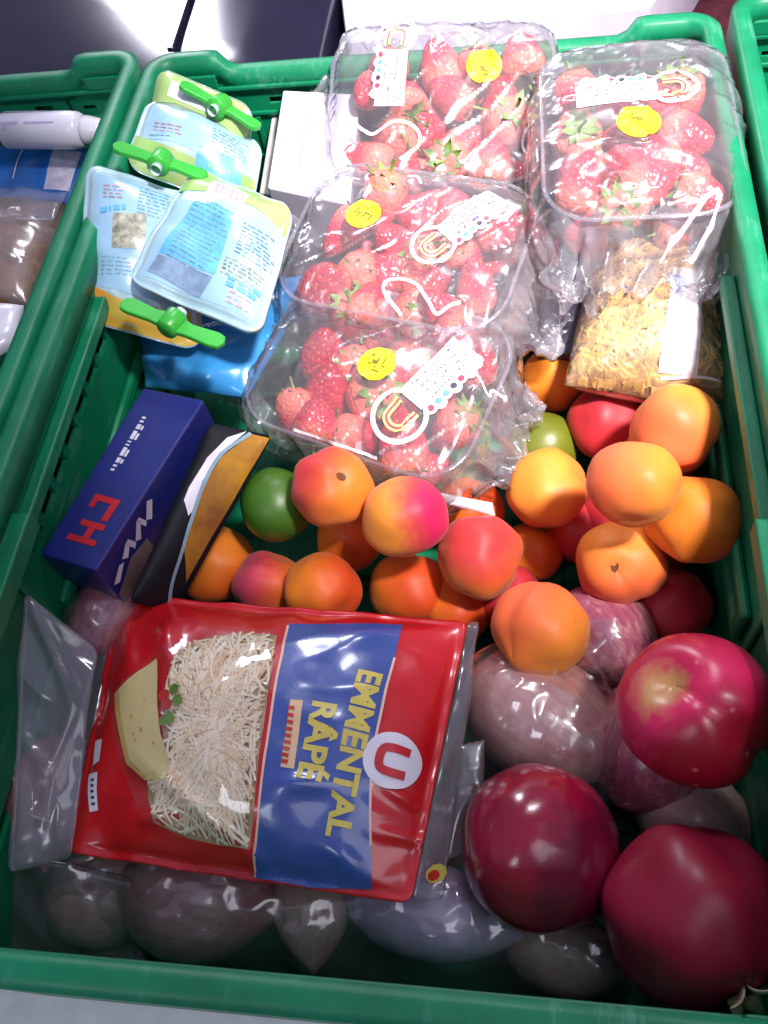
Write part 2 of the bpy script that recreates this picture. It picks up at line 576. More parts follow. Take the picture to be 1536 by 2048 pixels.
def make_crate():
    c = empty('plastic_crate')
    g = M['crate']
    hx, hy, H = 0.2, 0.3, 0.2
    ix, iy = 0.1895, 0.2885          # inner wall faces

    # rim: a rounded ring, lower along the middle of the far side
    outer = rounded_rect(hx, hy, 0.022)
    inner = rounded_rect(ix - 0.001, iy - 0.001, 0.012)
    dense_o, dense_i = [], []
    for k in range(len(outer)):
        a, b = outer[k], outer[(k + 1) % len(outer)]
        a2, b2 = inner[k], inner[(k + 1) % len(inner)]
        n = max(1, int(math.dist(a, b) / 0.006))
        for q in range(n):
            f = q / n
            dense_o.append((a[0] + (b[0] - a[0]) * f, a[1] + (b[1] - a[1]) * f))
            dense_i.append((a2[0] + (b2[0] - a2[0]) * f, a2[1] + (b2[1] - a2[1]) * f))

    def top(x, y):
        if y > 0.27:
            return H - 0.012 * (1 - sstep(0.138, 0.150, abs(x)))
        return H

    vs, fs = [], []
    n = len(dense_o)
    for (xo, yo), (xi, yi) in zip(dense_o, dense_i):
        t_ = top(xo, yo)
        m_ = ((xo + xi) / 2, (yo + yi) / 2)
        vs += [(xo, yo, t_ - 0.020), (xo, yo, t_ - 0.0012), (xo * 0.7 + xi * 0.3, yo * 0.7 + yi * 0.3, t_),
               (xo * 0.3 + xi * 0.7, yo * 0.3 + yi * 0.7, t_), (xi, yi, t_ - 0.0012), (xi, yi, t_ - 0.018)]
    for k in range(n):
        a, b = k * 6, ((k + 1) % n) * 6
        for q in range(5):
            fs.append((a + q, b + q, b + q + 1, a + q + 1))
        fs.append((a + 5, b + 5, b, a))
    rim = mesh('rim', vs, fs, g, c, smooth=False)
    rim.data.polygons.foreach_set('use_smooth', [True] * len(rim.data.polygons))
    bpy.context.view_layer.objects.active = rim

    # floor with a slot pattern
    holes = [(-0.15 + 0.05 * i, -0.115 + 0.05 * i, -0.24 + 0.08 * j, -0.19 + 0.08 * j) for i in range(7) for j in range(7)]
    holed_panel('base', -ix, ix, -iy, iy, holes, 0.004, lambda s, d, z: (s, z, 0.012 - d), g, c)
    box('base_skin', (-ix, -iy, 0.001), (ix, iy, 0.005), g, c)

    zt = 0.185
    # long side walls with ladder slots and long handle slots
    for sx in (-1, 1):
        place = (lambda sx: lambda s, d, z: (sx * (ix + d), s, z))(sx)
        hl = [(-0.0935 + 0.0235 * k, -0.0935 + 0.0235 * k + 0.017, 0.150, 0.161) for k in range(8)]
        hl += [(-0.09, 0.075, 0.098, 0.107), (-0.25, -0.13, 0.098, 0.107), (0.115, 0.25, 0.098, 0.107)]
        w = holed_panel('wall', -iy, iy, 0.012, zt, hl, 0.0035, place, g, c)
        holed_panel('outer_skin', -iy, iy, 0.004, 0.13, [], 0.002, lambda s, d, z, sx=sx: (sx * (ix + 0.0075 + d), s, z), g, w)
        nn = (-sx, 0, 0)
        bar('ledge', (sx * ix, -0.085, 0.1735), (sx * ix, 0.075, 0.1735), 0.009, 0.0075, g, w, nn)
        bar('ledge', (sx * ix, -0.27, 0.177), (sx * ix, -0.086, 0.177), 0.013, 0.011, g, w, nn)
        for z in (0.0925, 0.1125):
            bar('rail', (sx * ix, -0.10, z), (sx * ix, 0.085, z), 0.011, 0.0055, g, w, nn, 0.003)
        for y in (-0.10, 0.085):
            bar('rail_end', (sx * ix, y, 0.087), (sx * ix, y, 0.118), 0.011, 0.0056, g, w, nn, 0.003)
        for y in (-0.115, 0.10, 0.2):
            bar('rib', (sx * ix, y, 0.02), (sx * ix, y, 0.16), 0.006, 0.003, g, w, nn)
    # short walls
    for sy in (-1, 1):
        place = (lambda sy: lambda s, d, z: (s, sy * (iy + d), z))(sy)
        hs = [(-0.172, -0.160, 0.160, 0.164), (-0.150, -0.140, 0.160, 0.164), (-0.115, -0.100, 0.161, 0.166), (-0.08, -0.074, 0.160, 0.164),
              (-0.045, 0.045, 0.135, 0.160), (0.074, 0.080, 0.160, 0.164), (0.100, 0.115, 0.161, 0.166), (0.128, 0.1305, 0.150, 0.172),
              (0.140, 0.150, 0.160, 0.164), (0.160, 0.172, 0.160, 0.164)]
        hs += [(-0.16 + 0.055 * k, -0.16 + 0.055 * k + 0.042, 0.075, 0.081) for k in range(6)]
        w = holed_panel('wall', -ix, ix, 0.012, zt, hs, 0.0035, place, g, c)
        holed_panel('outer_skin', -ix, ix, 0.004, 0.178, [], 0.002, lambda s, d, z, sy=sy: (s, sy * (iy + 0.0075 + d), z), g, w)
        nn = (0, -sy, 0)
        for z, hh in ((0.1755, 0.003), (0.1545, 0.0025), (0.118, 0.003), (0.06, 0.003)):
            bar('rib', (-0.185, sy * iy, z), (0.185, sy * iy, z), 0.0035, hh, g, w, nn, 0.001)
        for x in (-0.127, -0.06, 0.06, 0.127):
            bar('rib', (x, sy * iy, 0.02), (x, sy * iy, 0.152), 0.004, 0.0022, g, w, nn, 0.0008)
        for x in (-0.168, 0.168):
            bar('corner_plate', (x - 0.018, sy * iy, 0.182), (x + 0.018, sy * iy, 0.182), 0.010, 0.003, g, w, nn, 0.001)
    return c


def copy_tree(o, parent=None):
    d = o.copy()
    COL.objects.link(d)
    d.parent = parent
    for ch in list(o.children):
        copy_tree(ch, d)
    return d


crate = make_crate()
crate_left = copy_tree(crate)
crate_right = copy_tree(crate)
crate_left.location = (-0.4035, 0.006, 0.001)
crate_left.rotation_euler = (0, 0, R(0.4))
crate_right.location = (0.4065, 0.016, 0.0)
crate_right.rotation_euler = (0, 0, R(-0.3))
tag(crate, 'green plastic crate in the middle, filled with fruit and packets', 'crate', 'green plastic crates side by side')
tag(crate_left, 'green plastic crate at the left holding a white tube', 'crate', 'green plastic crates side by side')
tag(crate_right, 'green plastic crate cut off at the right edge, nothing visible in it', 'crate', 'green plastic crates side by side')

# ------------------------------------------------------------------ behind the crates
M['black_gloss'] = solid('black_gloss_plastic', (0.012, 0.010, 0.03), 0.16, var=0.2, scale=8.0, spec=0.7, bump=0.03, bscale=30.0)
M['lilac_white'] = solid('pale_lilac_card', (0.80, 0.72, 0.88), 0.5, var=0.04)
M['maroon'] = solid('dark_maroon_cloth', (0.10, 0.008, 0.02), 0.8, var=0.3, scale=90.0, bump=0.4)


def bulged_slab(name, x0, x1, y0, y1, z0, z1, dome, mat, parent=None, r=0.02):
    """a low rounded case with a softly domed lid"""
    pts = rounded_rect((x1 - x0) / 2, (y1 - y0) / 2, r)
    cx, cy = (x0 + x1) / 2, (y0 + y1) / 2
    rings = [(1.0, z0), (1.0, z1 - 0.012), (0.992, z1 - 0.004), (0.975, z1), (0.8, z1 + dome * 0.6), (0.5, z1 + dome * 0.9), (0.15, z1 + dome)]
    vs = [(cx + px * k, cy + py * k, z) for k, z in rings for px, py in pts]
    n = len(pts)
    fs = [(a * n + i, a * n + (i + 1) % n, (a + 1) * n + (i + 1) % n, (a + 1) * n + i) for a in range(len(rings) - 1) for i in range(n)]
    fs.append(tuple((len(rings) - 1) * n + i for i in range(n)))
    return mesh(name, vs, fs, mat, parent)


bin_ = wempty('storage_box', (-0.42, 0.56, 0.0))
bulged_slab('lid', -0.80, -0.098, 0.335, 0.86, 0.085, 0.13, 0.012, M['black_gloss'], bin_, 0.03)
bulged_slab('body', -0.785, -0.115, 0.35, 0.845, 0.001, 0.084, 0.0, M['black_gloss'], bin_, 0.03)
bar('lid_rib', (-0.225, 0.40, 0.1415), (-0.235, 0.80, 0.1415), 0.006, 0.004, M['black_gloss'], None, (0, 0, 1), 0.0015)
rib = bpy.data.objects['lid_rib']
rib.parent = bin_
rib.location = -Vector(bin_.location)
tag(bin_, 'glossy black plastic box behind the crates at the top left', 'box')
vs, fs = grid(lambda u, v: (0.10 + 0.5 * u, 0.315 + 0.36 * v, 0.05 + 0.012 * nz(u * 9, v * 7) + 0.006 * nz(u * 25, v * 22, 3)), 40, 30)
cl = mesh('cloth', vs, fs, M['maroon'])
tag(cl, 'dark maroon cloth behind the right end of the middle crate', 'cloth')
so = cl.modifiers.new('thickness', 'SOLIDIFY')
so.thickness = 0.003


# ------------------------------------------------------------------ flat print laid on curved packs
def cut(bm, step):
    """slice a flat mesh (in its own x, y) on a lattice so that it can follow a curved surface"""
    for ax in (0, 1):
        lo = min(v.co[ax] for v in bm.verts)
        hi = max(v.co[ax] for v in bm.verts)
        k = math.floor(lo / step) + 1
        while k * step < hi:
            co, no = [0, 0, 0], [0, 0, 0]
            co[ax], no[ax] = k * step, 1
            bmesh.ops.bisect_plane(bm, geom=bm.verts[:] + bm.edges[:] + bm.faces[:], plane_co=co, plane_no=no, dist=1e-7)
            k += 1


def laid(name, bm, surf, mat, parent, step=0.004):
    if step:
        cut(bm, step)
    bm.verts.ensure_lookup_table()
    vs = [surf(v.co.x, v.co.y) for v in bm.verts]
    fs = [[v.index for v in f.verts] for f in bm.faces]
    bm.free()
    return mesh(name, vs, fs, mat, parent)


def poly(name, pts, surf, mat, parent, step=0.004):
    bm = bmesh.new()
    bm.faces.new([bm.verts.new((x, y, 0)) for x, y in pts])
    bmesh.ops.triangulate(bm, faces=bm.faces[:])
    return laid(name, bm, surf, mat, parent, step)


def polys(name, plist, surf, mat, parent, step=0.004):
    """several flat marks of one print"""
    bm = bmesh.new()
    for pts in plist:
        bm.faces.new([bm.verts.new((x, y, 0)) for x, y in pts])
    bmesh.ops.triangulate(bm, faces=bm.faces[:])
    return laid(name, bm, surf, mat, parent, step)


def strip_pts(pts, w):
    """outline of a line of width w through pts, as quads"""
    quads = []
    P = [Vector((x, y)) for x, y in pts]
    L, Rr = [], []
    for i, q in enumerate(P):
        t = (P[min(i + 1, len(P) - 1)] - P[max(i - 1, 0)])
        t.normalize()
        nn = Vector((-t.y, t.x)) * (w / 2)
        L.append(q + nn)
        Rr.append(q - nn)
    for i in range(len(P) - 1):
        quads.append([tuple(L[i]), tuple(Rr[i]), tuple(Rr[i + 1]), tuple(L[i + 1])])
    return quads


def spline(pts, n=8, closed=False):
    out = []
    k = len(pts)
    rng = range(k if closed else k - 1)
    for i in rng:
        p0, p1, p2, p3 = [Vector(pts[j % k] if closed else pts[max(0, min(k - 1, j))]) for j in (i - 1, i, i + 1, i + 2)]
        for q in range(n):
            t = q / n
            out.append(tuple(0.5 * (2 * p1 + (p2 - p0) * t + (2 * p0 - 5 * p1 + 4 * p2 - p3) * t * t + (3 * p1 - p0 - 3 * p2 + p3) * t ** 3)))
    out.append(tuple(pts[0]) if closed else tuple(pts[-1]))
    return out


def circle(cx, cy, r, n=28, a0=0, a1=360):
    return [(cx + r * math.cos(R(a0 + (a1 - a0) * k / n)), cy + r * math.sin(R(a0 + (a1 - a0) * k / n))) for k in range(n)]


def ring_quads(cx, cy, r, w, n=36, ex=1.0, rot=0.0):
    ca, sa = math.cos(rot), math.sin(rot)
    pts = []
    for k in range(n + 1):
        a = 2 * math.pi * k / n
        x, y = r * math.cos(a), r * ex * math.sin(a)
        pts.append((cx + x * ca - y * sa, cy + x * sa + y * ca))
    return strip_pts(pts, w)


def text_bm(body, size, bold=0.0, spacing=1.0):
    """letters as a flat mesh, centred on the origin"""
    cu = bpy.data.curves.new('letters', 'FONT')
    cu.body = body
    cu.size = size
    cu.offset = bold
    cu.space_character = spacing
    cu.align_x, cu.align_y = 'CENTER', 'CENTER'
    cu.resolution_u = 3
    o = bpy.data.objects.new('letters', cu)
    COL.objects.link(o)
    bpy.context.view_layer.update()
    me = bpy.data.meshes.new_from_object(o.evaluated_get(bpy.context.evaluated_depsgraph_get()))
    bpy.data.objects.remove(o)
    bm = bmesh.new()
    bm.from_mesh(me)
    bpy.data.meshes.remove(me)
    return bm


def text(name, body, size, x, y, rot, surf, mat, parent, bold=0.0, sx=1.0, step=0.004, spacing=1.0):
    bm = text_bm(body, size, bold, spacing)
    ca, sa = math.cos(rot), math.sin(rot)
    for v in bm.verts:
        a, b = v.co.x * sx, -v.co.y
        v.co = (x + a * ca - b * sa, y + a * sa + b * ca, 0)
    return laid(name, bm, surf, mat, parent, step)


# ------------------------------------------------------------------ strawberries and their punnets
def berry_meshes():
    out = []
    for s in range(5):
        rnd = random.Random(40 + s)
        prof = [(0.0, 1.0), (0.42, 0.99), (0.78, 0.90), (0.98, 0.66), (1.0, 0.40), (0.93, 0.08), (0.78, -0.28), (0.56, -0.62), (0.33, -0.86), (0.14, -0.97), (0.0, -1.0)]
        if s == 2:
            prof = [(r * (1.08 if z > -0.5 else 1.25), z * 0.86) for r, z in prof]
        if s == 4:
            prof = [(r * 0.92, z * 1.1) for r, z in prof]
        n = 22
        vs, fs = [], []
        ex = 0.86 + 0.2 * rnd.random()
        ph = rnd.random() * 9
        for r, z in prof:
            for k in range(n):
                a = 2 * math.pi * k / n
                q = 1 + 0.10 * nz(math.cos(a) * 1.3 + ph, math.sin(a) * 1.3, z * 1.1) + 0.05 * nz(math.cos(a) * 3 + ph, math.sin(a) * 3, z * 3)
                vs.append((0.0152 * r * q * math.cos(a), 0.0152 * r * ex * q * math.sin(a), 0.0185 * z + 0.0015 * nz(a, z, ph)))
        for i in range(len(prof) - 1):
            for k in range(n):
                fs.append((i * n + k, i * n + (k + 1) % n, (i + 1) * n + (k + 1) % n, (i + 1) * n + k))
        me = bpy.data.meshes.new('strawberry')
        me.from_pydata(vs, [], fs)
        me.update()
        bm = bmesh.new()
        bm.from_mesh(me)
        bmesh.ops.remove_doubles(bm, verts=bm.verts[:], dist=1e-5)
        bmesh.ops.recalc_face_normals(bm, faces=bm.faces[:])
        bm.to_mesh(me)
        bm.free()
        me.polygons.foreach_set('use_smooth', [True] * len(me.polygons))
        me.materials.append(M['berry'])
        out.append(me)
    return out


def calyx_mesh(seed):
    rnd = random.Random(seed)
    vs, fs = [], []
    nl = 9
    for k in range(nl):
        a = 2 * math.pi * (k + 0.3 * rnd.random()) / nl
        L = 0.0105 + 0.004 * rnd.random()
        lift = 0.001 + 0.005 * rnd.random()
        d, t = Vector((math.cos(a), math.sin(a), 0)), Vector((-math.sin(a), math.cos(a), 0))
        base = len(vs)
        for q in range(6):
            f = q / 5
            w = 0.0030 * math.sin(math.pi * (0.16 + 0.84 * f)) if q < 5 else 0.0
            c = d * (0.0012 + L * f) + Vector((0, 0, 0.0186 - 0.0035 * f + lift * f * f * (1.6 - 0.3 * q / 5)))
            vs += [c - t * w, c + Vector((0, 0, -0.0006)), c + t * w]
        for q in range(5):
            i = base + q * 3
            fs += [(i, i + 1, i + 4, i + 3), (i + 1, i + 2, i + 5, i + 4)]
    # stalk
    base = len(vs)
    for z, r in ((0.0185, 0.0012), (0.024, 0.0010), (0.0285, 0.0012)):
        for k in range(6):
            vs.append((r * math.cos(k * math.pi / 3) + (z - 0.0185) * 0.3, r * math.sin(k * math.pi / 3), z))
    for i in range(2):
        for k in range(6):
            fs.append((base + i * 6 + k, base + i * 6 + (k + 1) % 6, base + (i + 1) * 6 + (k + 1) % 6, base + (i + 1) * 6 + k))
    me = bpy.data.meshes.new('calyx')
    me.from_pydata([tuple(v) for v in vs], [], fs)
    me.polygons.foreach_set('use_smooth', [True] * len(me.polygons))
    me.materials.append(M['calyx'])
    return me


BERRY = berry_meshes()
CALYX = [calyx_mesh(s) for s in range(4)]

PL, PW, PH = 0.150, 0.112, 0.058     # punnet length, width, height


class Wrap:
    """the film round one punnet, as a surface over (x, s): x along the punnet, s the arc length from the top middle, s > 0 to the front"""

    def __init__(self, seed, fin_l=0.016, fin_r=0.016, gather=0.75, dome=0.006, crumple=1.0):
        self.seed, self.fl, self.fr, self.gather, self.dome, self.cr = seed, fin_l, fin_r, gather, dome, crumple
        self.tab = {}

    def section(self, x):
        L = PL / 2 + 0.003
        a, h, zc = PW / 2 + 0.006, PH / 2 + 0.006, 0.0
        a *= 1.0 - 0.20 * min(1.0, abs(x) / L) ** 5
        t = 0.0
        h += self.dome * (1 - (x / L) ** 2) * 0.5 if abs(x) < L else 0
        if x < -L + 0.012: t = sstep(0, 1, (-L + 0.012 - x) / (0.012 + self.fl * 0.7))
        if x > L - 0.012: t = sstep(0, 1, (x - L + 0.012) / (0.012 + self.fr * 0.7))
        h = h * (1 - t) + 0.0016 * t
        a = a * (1 - t) + a * self.gather * t
        zc -= 0.006 * t
        return a, h, zc, t

    def point(self, x, s, lift=0.0):
        key = round(x, 5)
        if key not in self.tab:
            a, h, zc, t = self.section(x)
            th = np.linspace(math.pi / 2, math.pi / 2 - math.pi, 161)
            n = 3.6
            c, si = np.cos(th), np.sin(th)
            yy = -a * np.sign(c) * np.abs(c) ** (2 / n)
            zz = h * np.sign(si) * np.abs(si) ** (2 / n)
            arc = np.concatenate([[0], np.cumsum(np.hypot(np.diff(yy), np.diff(zz)))])
            self.tab[key] = (arc, yy, zz, zc, t)
        arc, yy, zz, zc, t = self.tab[key]
        q = min(abs(s), arc[-1])
        y = float(np.interp(q, arc, yy)) * (1 if s >= 0 else -1)
        z = float(np.interp(q, arc, zz))
        i = min(len(arc) - 2, max(0, int(np.searchsorted(arc, q)) - 1))
        ty, tz = yy[i + 1] - yy[i], zz[i + 1] - zz[i]
        l = math.hypot(ty, tz) or 1.0
        ny, nzv = (tz / l) * (1 if s >= 0 else -1), -ty / l
        if s >= 0: ny = tz / l
        sd = self.seed * 7.3
        edge = sstep(0.030, 0.060, abs(y)) + sstep(0.045, 0.075, abs(x))
        w = 0.0040 * nz(x * 15 + sd, y * 13, z * 16) + 0.0014 * nz(x * 34 + sd, y * 28, z * 34)
        w += (0.0005 + 0.0018 * edge) * ridge(x * 38 + sd, y * 52 + x * 44, z * 50)
        w += 0.0018 * max(0.0, ridge(x * 46 - y * 40 + sd, y * 18 + x * 14, 7.0) - 0.80) / 0.2
        w += 0.0024 * edge * max(0.0, ridge(x * 80 + y * 30 + sd, y * 80 - x * 20, z * 60) - 0.6)
        e = t * self.cr
        w += e * (0.0075 * (ridge(x * 40 + sd, y * 85, z * 40) - 0.55) + 0.004 * nz(x * 130, y * 160 + sd, z * 100))
        w += lift
        # n points outwards
        out = Vector((0.0, ny, nzv))
        if out.dot(Vector((0, y, z + 1e-6))) < 0: out = -out
        p = Vector((x, y, z + zc)) + out * w
        if e > 0.02:
            p.x += e * 0.005 * nz(y * 110 + sd, z * 90, 5.0)
        return p

    def arc_len(self, x):
        self.point(x, 0)
        return self.tab[round(x, 5)][0][-1]


def punnet(label, loc, rot, seed, wrap, which, berries, turned=False, size=1.0):
    root = empty('strawberry_punnet', loc, rot)
    root.scale = (size, size, size)
    tag(root, label, 'punnet', 'wrapped punnets of strawberries')
    # the moulded tray
    rings = []
    prof = [(0.80, -PH / 2), (0.84, -PH / 2 + 0.004), (0.93, 0.0), (0.975, PH / 2 - 0.004), (1.0, PH / 2), (1.03, PH / 2), (1.03, PH / 2 - 0.004)]
    n = None
    vs, fs = [], []
    for k, z in prof:
        pts = rounded_rect(PL / 2 * k - (0.0 if k < 1 else 0.001), (PW / 2 - PL / 2 * (1 - k)) if k <= 1 else PW / 2 + 0.002, 0.030, 6)
        n = len(pts)
        vs += [(x, y, z) for x, y in pts]
    for i in range(len(prof) - 1):
        for k in range(n):
            fs.append((i * n + k, i * n + (k + 1) % n, (i + 1) * n + (k + 1) % n, (i + 1) * n + k))
    fs.append(tuple(range(n)))
    tray = mesh('tray', vs, fs, M['punnet'], root)
    # rolled lip of the tray
    vs, fs = [], []
    pts = rounded_rect(PL / 2 + 0.0005, PW / 2 + 0.0005, 0.030, 8)
    for x, y in pts:
        d = Vector((x, y, 0)).normalized()
        for k in range(6):
            a = k * math.pi / 3
            vs.append(Vector((x, y, PH / 2 + 0.0006)) + d * (0.0016 * math.cos(a)) + Vector((0, 0, 0.0012 * math.sin(a))))
    m_ = len(pts)
    for i in range(m_):
        for k in range(6):
            fs.append((i * 6 + k, ((i + 1) % m_) * 6 + k, ((i + 1) % m_) * 6 + (k + 1) % 6, i * 6 + (k + 1) % 6))
    mesh('lip', vs, fs, M['lip'], tray)
    # the film
    x0, x1 = -PL / 2 - 0.003 - wrap.fl, PL / 2 + 0.003 + wrap.fr
    nx, nt = 120, 120

    def f(u, v):
        x = x0 + (x1 - x0) * u
        S = wrap.arc_len(x)
        return wrap.point(x, (v * 2 - 1) * S * 0.80)
    vs, fs = grid(f, nx, nt)
    fm = mesh('film', vs, fs, M['film'], root)
    fm.data.materials.append(M['crumple'])
    for k, p_ in enumerate(fm.data.polygons):
        c = p_.center
        if abs(c.x) > PL / 2 - 0.004:
            p_.material_index = 1
    # strawberries lying in it: things of their own
    bpy.context.view_layer.update()
    rnd = random.Random(seed)
    for (x, y, z, sc, rx, ry, rz, mi, cal, cell) in berries:
        o = bpy.data.objects.new('strawberry', BERRY[mi % 5])
        COL.objects.link(o)
        o.matrix_world = root.matrix_world @ (Matrix.Translation((x, y, z)) @ Euler((rx, ry, rz)).to_matrix().to_4x4() @ Matrix.Scale(sc, 4))
        tag(o, berry_label(cell, cal, which, turned), 'strawberry', 'strawberries in the ' + which)
        if cal:
            ch = bpy.data.objects.new('calyx', CALYX[cal % 4])
            COL.objects.link(ch)
            ch.parent = o
    return root


def berry_layout(seed, nice=None):
    """a jumbled top layer of twenty in four rows, and a lower layer seen through the sides"""
    rnd = random.Random(seed)
    out = []
    for j in range(4):
        for i in range(4):
            x = -0.043 + 0.0285 * i + rnd.uniform(-0.006, 0.006) + (0.006 if j % 2 else -0.006)
            y = -0.0350 + 0.0235 * j + rnd.uniform(-0.004, 0.004)
            z = 0.012 + rnd.uniform(-0.009, 0.007)
            mode = rnd.random()
            rx, ry, rz = R(90) + rnd.uniform(-0.8, 0.8), rnd.uniform(-0.6, 0.6), rnd.uniform(0, 6.28)
            cal = rnd.randint(1, 4) if mode < 0.85 else 0
            if mode < 0.22: rx = rnd.uniform(-0.7, 0.7)
            if mode > 0.85: rx = math.pi + rnd.uniform(-0.6, 0.6)
            out.append((x, y, z, rnd.uniform(0.86, 1.14), rx, ry, rz, rnd.randint(0, 4), cal, ('top', i, 3 - j)))
    for j, y in enumerate((0.030, -0.030)):
        for i in range(5):
            x = -0.044 + 0.022 * i + rnd.uniform(-0.003, 0.003)
            out.append((x, y + rnd.uniform(-0.003, 0.003), -0.0125, rnd.uniform(0.72, 0.86), R(90) + rnd.uniform(-0.5, 0.5), rnd.uniform(-0.4, 0.4), rnd.uniform(0, 6.28),
                        rnd.randint(0, 4), rnd.randint(1, 4) if rnd.random() < 0.7 else 0, ('low', i, j)))
    return out


ORD = ('first', 'second', 'third', 'fourth', 'fifth')


def berry_label(cell, cal, which, turned):
    layer, i, j = cell
    kind = 'leafy red strawberry' if cal else 'red strawberry'
    if layer == 'top':
        if turned:                                   # this punnet stands lengthwise: i runs towards the back, j from the right
            return f'{kind}, {ORD[3 - j]} from left in {ORD[3 - i]} row from back of the {which}'
        return f'{kind}, {ORD[i]} from left in {ORD[j]} row from back of the {which}'
    if turned:
        return f'bottom layer strawberry, {ORD[4 - i]} from back on the {("left", "right")[j]} side of the {which}'
    return f'bottom layer strawberry, {ORD[i]} from left on the {("far", "near")[j]} side of the {which}'


def film_sticker(root, wrap, x, s, r, rot, marks):
    surf = lambda a, b: wrap.point(a, b, 0.0007)
    st = poly('sticker', circle(x, s, r), surf, M['sticker'], root, 0.004)
    ca, sa = math.cos(rot), math.sin(rot)
    q = []
    for mx, my, mw, mh in marks:
        pts = [(mx - mw / 2, my - mh / 2), (mx + mw / 2, my - mh / 2), (mx + mw / 2, my + mh / 2), (mx - mw / 2, my + mh / 2)]
        q.append([(x + r * (a * ca - b * sa), s + r * (a * sa + b * ca)) for a, b in pts])
    polys('ink_marks', q, lambda a, b: wrap.point(a, b, 0.0011), M['ink'], st, 0.004)


def film_line(root, wrap, pts, w, mat='white_print', name='printed_outline', closed=False):
    polys(name, strip_pts(spline(pts, 8, closed), w), lambda a, b: wrap.point(a, b, 0.0008), M[mat], root, 0.005)


def film_logo(root, wrap, x, s, rot, k=1.0, band=0.05, side=1, grey=False):
    """the round printed emblem with its U and the lace-edged text band running away from it"""
    ca, sa = math.cos(rot), math.sin(rot)
    T = lambda a, b: (x + k * (a * ca - b * sa), s + k * (a * sa + b * ca))
    TT = lambda L: [[T(*p_) for p_ in q] for q in L]
    s1 = lambda a, b: wrap.point(a, b, 0.0006)
    s2 = lambda a, b: wrap.point(a, b, 0.0010)
    s3 = lambda a, b: wrap.point(a, b, 0.0014)
    # text band
    b0, b1 = 0.010, 0.010 + band
    bd = poly('printed_band', [T(b0, -0.010), T(b1, -0.012), T(b1, 0.010), T(b0, 0.006)], s1, M['grey_band' if grey else 'pale_band'], root)
    rnd = random.Random(int(abs(x) * 1e4) + 3)
    specks = []
    for row in range(4):
        a = b0 + 0.004 + rnd.uniform(0, 0.006)
        while a < b1 - 0.004:
            l = rnd.uniform(0.0008, 0.0026)
            yy = -0.0082 + row * 0.0042 + rnd.uniform(-0.0004, 0.0004)
            specks.append([(a, yy), (a + l, yy), (a + l, yy + 0.0009), (a, yy + 0.0009)])
            a += l + rnd.choice((0.0008, 0.0012, 0.004))
    polys('small_print', TT(specks), s2, M['purple_print'], bd, 0.006)
    # lace edge with coloured dabs
    lace = [circle(b0 + 0.004 + 0.0058 * i, 0.0085 + 0.0016 * (i % 2), 0.0040, 14) for i in range(int(band / 0.0062))]
    for i, c_ in enumerate(lace):
        lc = poly('lace_scallop', [T(*p_) for p_ in c_], (lambda i: lambda a, b: wrap.point(a, b, 0.0008 + 0.00008 * i))(i), M['pale_band'], root)
    dabs = {'blue_print': (1, 2), 'red_print': (0, 4), 'dark_print': (3,)}
    for mname, idx in dabs.items():
        L = [circle(b0 + 0.004 + 0.0058 * i, 0.0092, 0.0019, 10) for i in idx if i < len(lace)]
        if L:
            polys('colour_dab', TT(L), s3, M[mname], root, 0.006)
    # emblem
    polys('emblem_ring', TT(ring_quads(0, 0, 0.0140, 0.0026)), s3, M['white_print'], root, 0.006)
    u = [(0.0065, 0.0058), (0.0, 0.0060), (-0.0050, 0.0048), (-0.0070, 0.0), (-0.0050, -0.0048), (0.0, -0.0060), (0.0065, -0.0058)]
    polys('emblem_letter', TT(strip_pts(spline(u, 6), 0.0040)), s2, M['lime_print'], root, 0.006)
    polys('emblem_outline', TT(strip_pts(spline(u, 6), 0.0011)), s3, M['red_print'], root, 0.006)

MARKS = [(-0.25, -0.35, 0.5, 0.10), (-0.1, -0.10, 0.34, 0.36), (0.32, -0.28, 0.10, 0.42), (0.42, 0.05, 0.22, 0.10), (-0.35, 0.12, 0.18, 0.10), (0.15, 0.42, 0.42, 0.10), (0.02, 0.22, 0.14, 0.12)]
MARKS2 = [(-0.45, -0.05, 0.12, 0.5), (-0.2, 0.0, 0.26, 0.12), (-0.2, 0.2, 0.12, 0.3), (0.1, 0.02, 0.12, 0.5), (0.28, -0.12, 0.24, 0.12), (0.5, 0.05, 0.12, 0.44), (0.0, -0.45, 0.4, 0.07)]
MARKS3 = [(0.1, 0.25, 0.5, 0.16), (-0.05, 0.1, 0.3, 0.14), (0.25, 0.48, 0.3, 0.12), (-0.4, -0.35, 0.22, 0.07), (-0.1, -0.42, 0.12, 0.07)]

wr = Wrap(1, 0.022, 0.020, 0.76, crumple=1.3)
t1 = punnet('wrapped back punnet of strawberries, propped up on the far crate rim', (0.0167, 0.2536, 0.1580), (R(27), R(0), R(-3)), 1, wr,
            'back punnet', berry_layout(11))
film_sticker(t1, wr, *(0.0299, -0.0202), 0.0118, 0.2, MARKS3)
film_logo(t1, wr, *(-0.0311, -0.0444), R(93), 0.95, 0.042)
film_line(t1, wr, [(-0.0561, 0.0157), (-0.0427, 0.0242), (-0.0278, 0.0159), (-0.0132, 0.0216), (-0.0104, 0.0327), (-0.0227, 0.0421)], 0.0022)
film_line(t1, wr, [(0.0646, 0.0171), (0.0592, 0.0250), (0.0581, 0.0345), (0.0627, 0.0420)], 0.0018)
polys('hatch_print', [[(-0.078, -0.03 + 0.006 * k), (-0.071, -0.032 + 0.006 * k), (-0.071, -0.0305 + 0.006 * k), (-0.078, -0.0285 + 0.006 * k)] for k in range(7)],
      lambda a, b: wr.point(a, b, 0.0008), M['purple_print'], t1, 0.006)

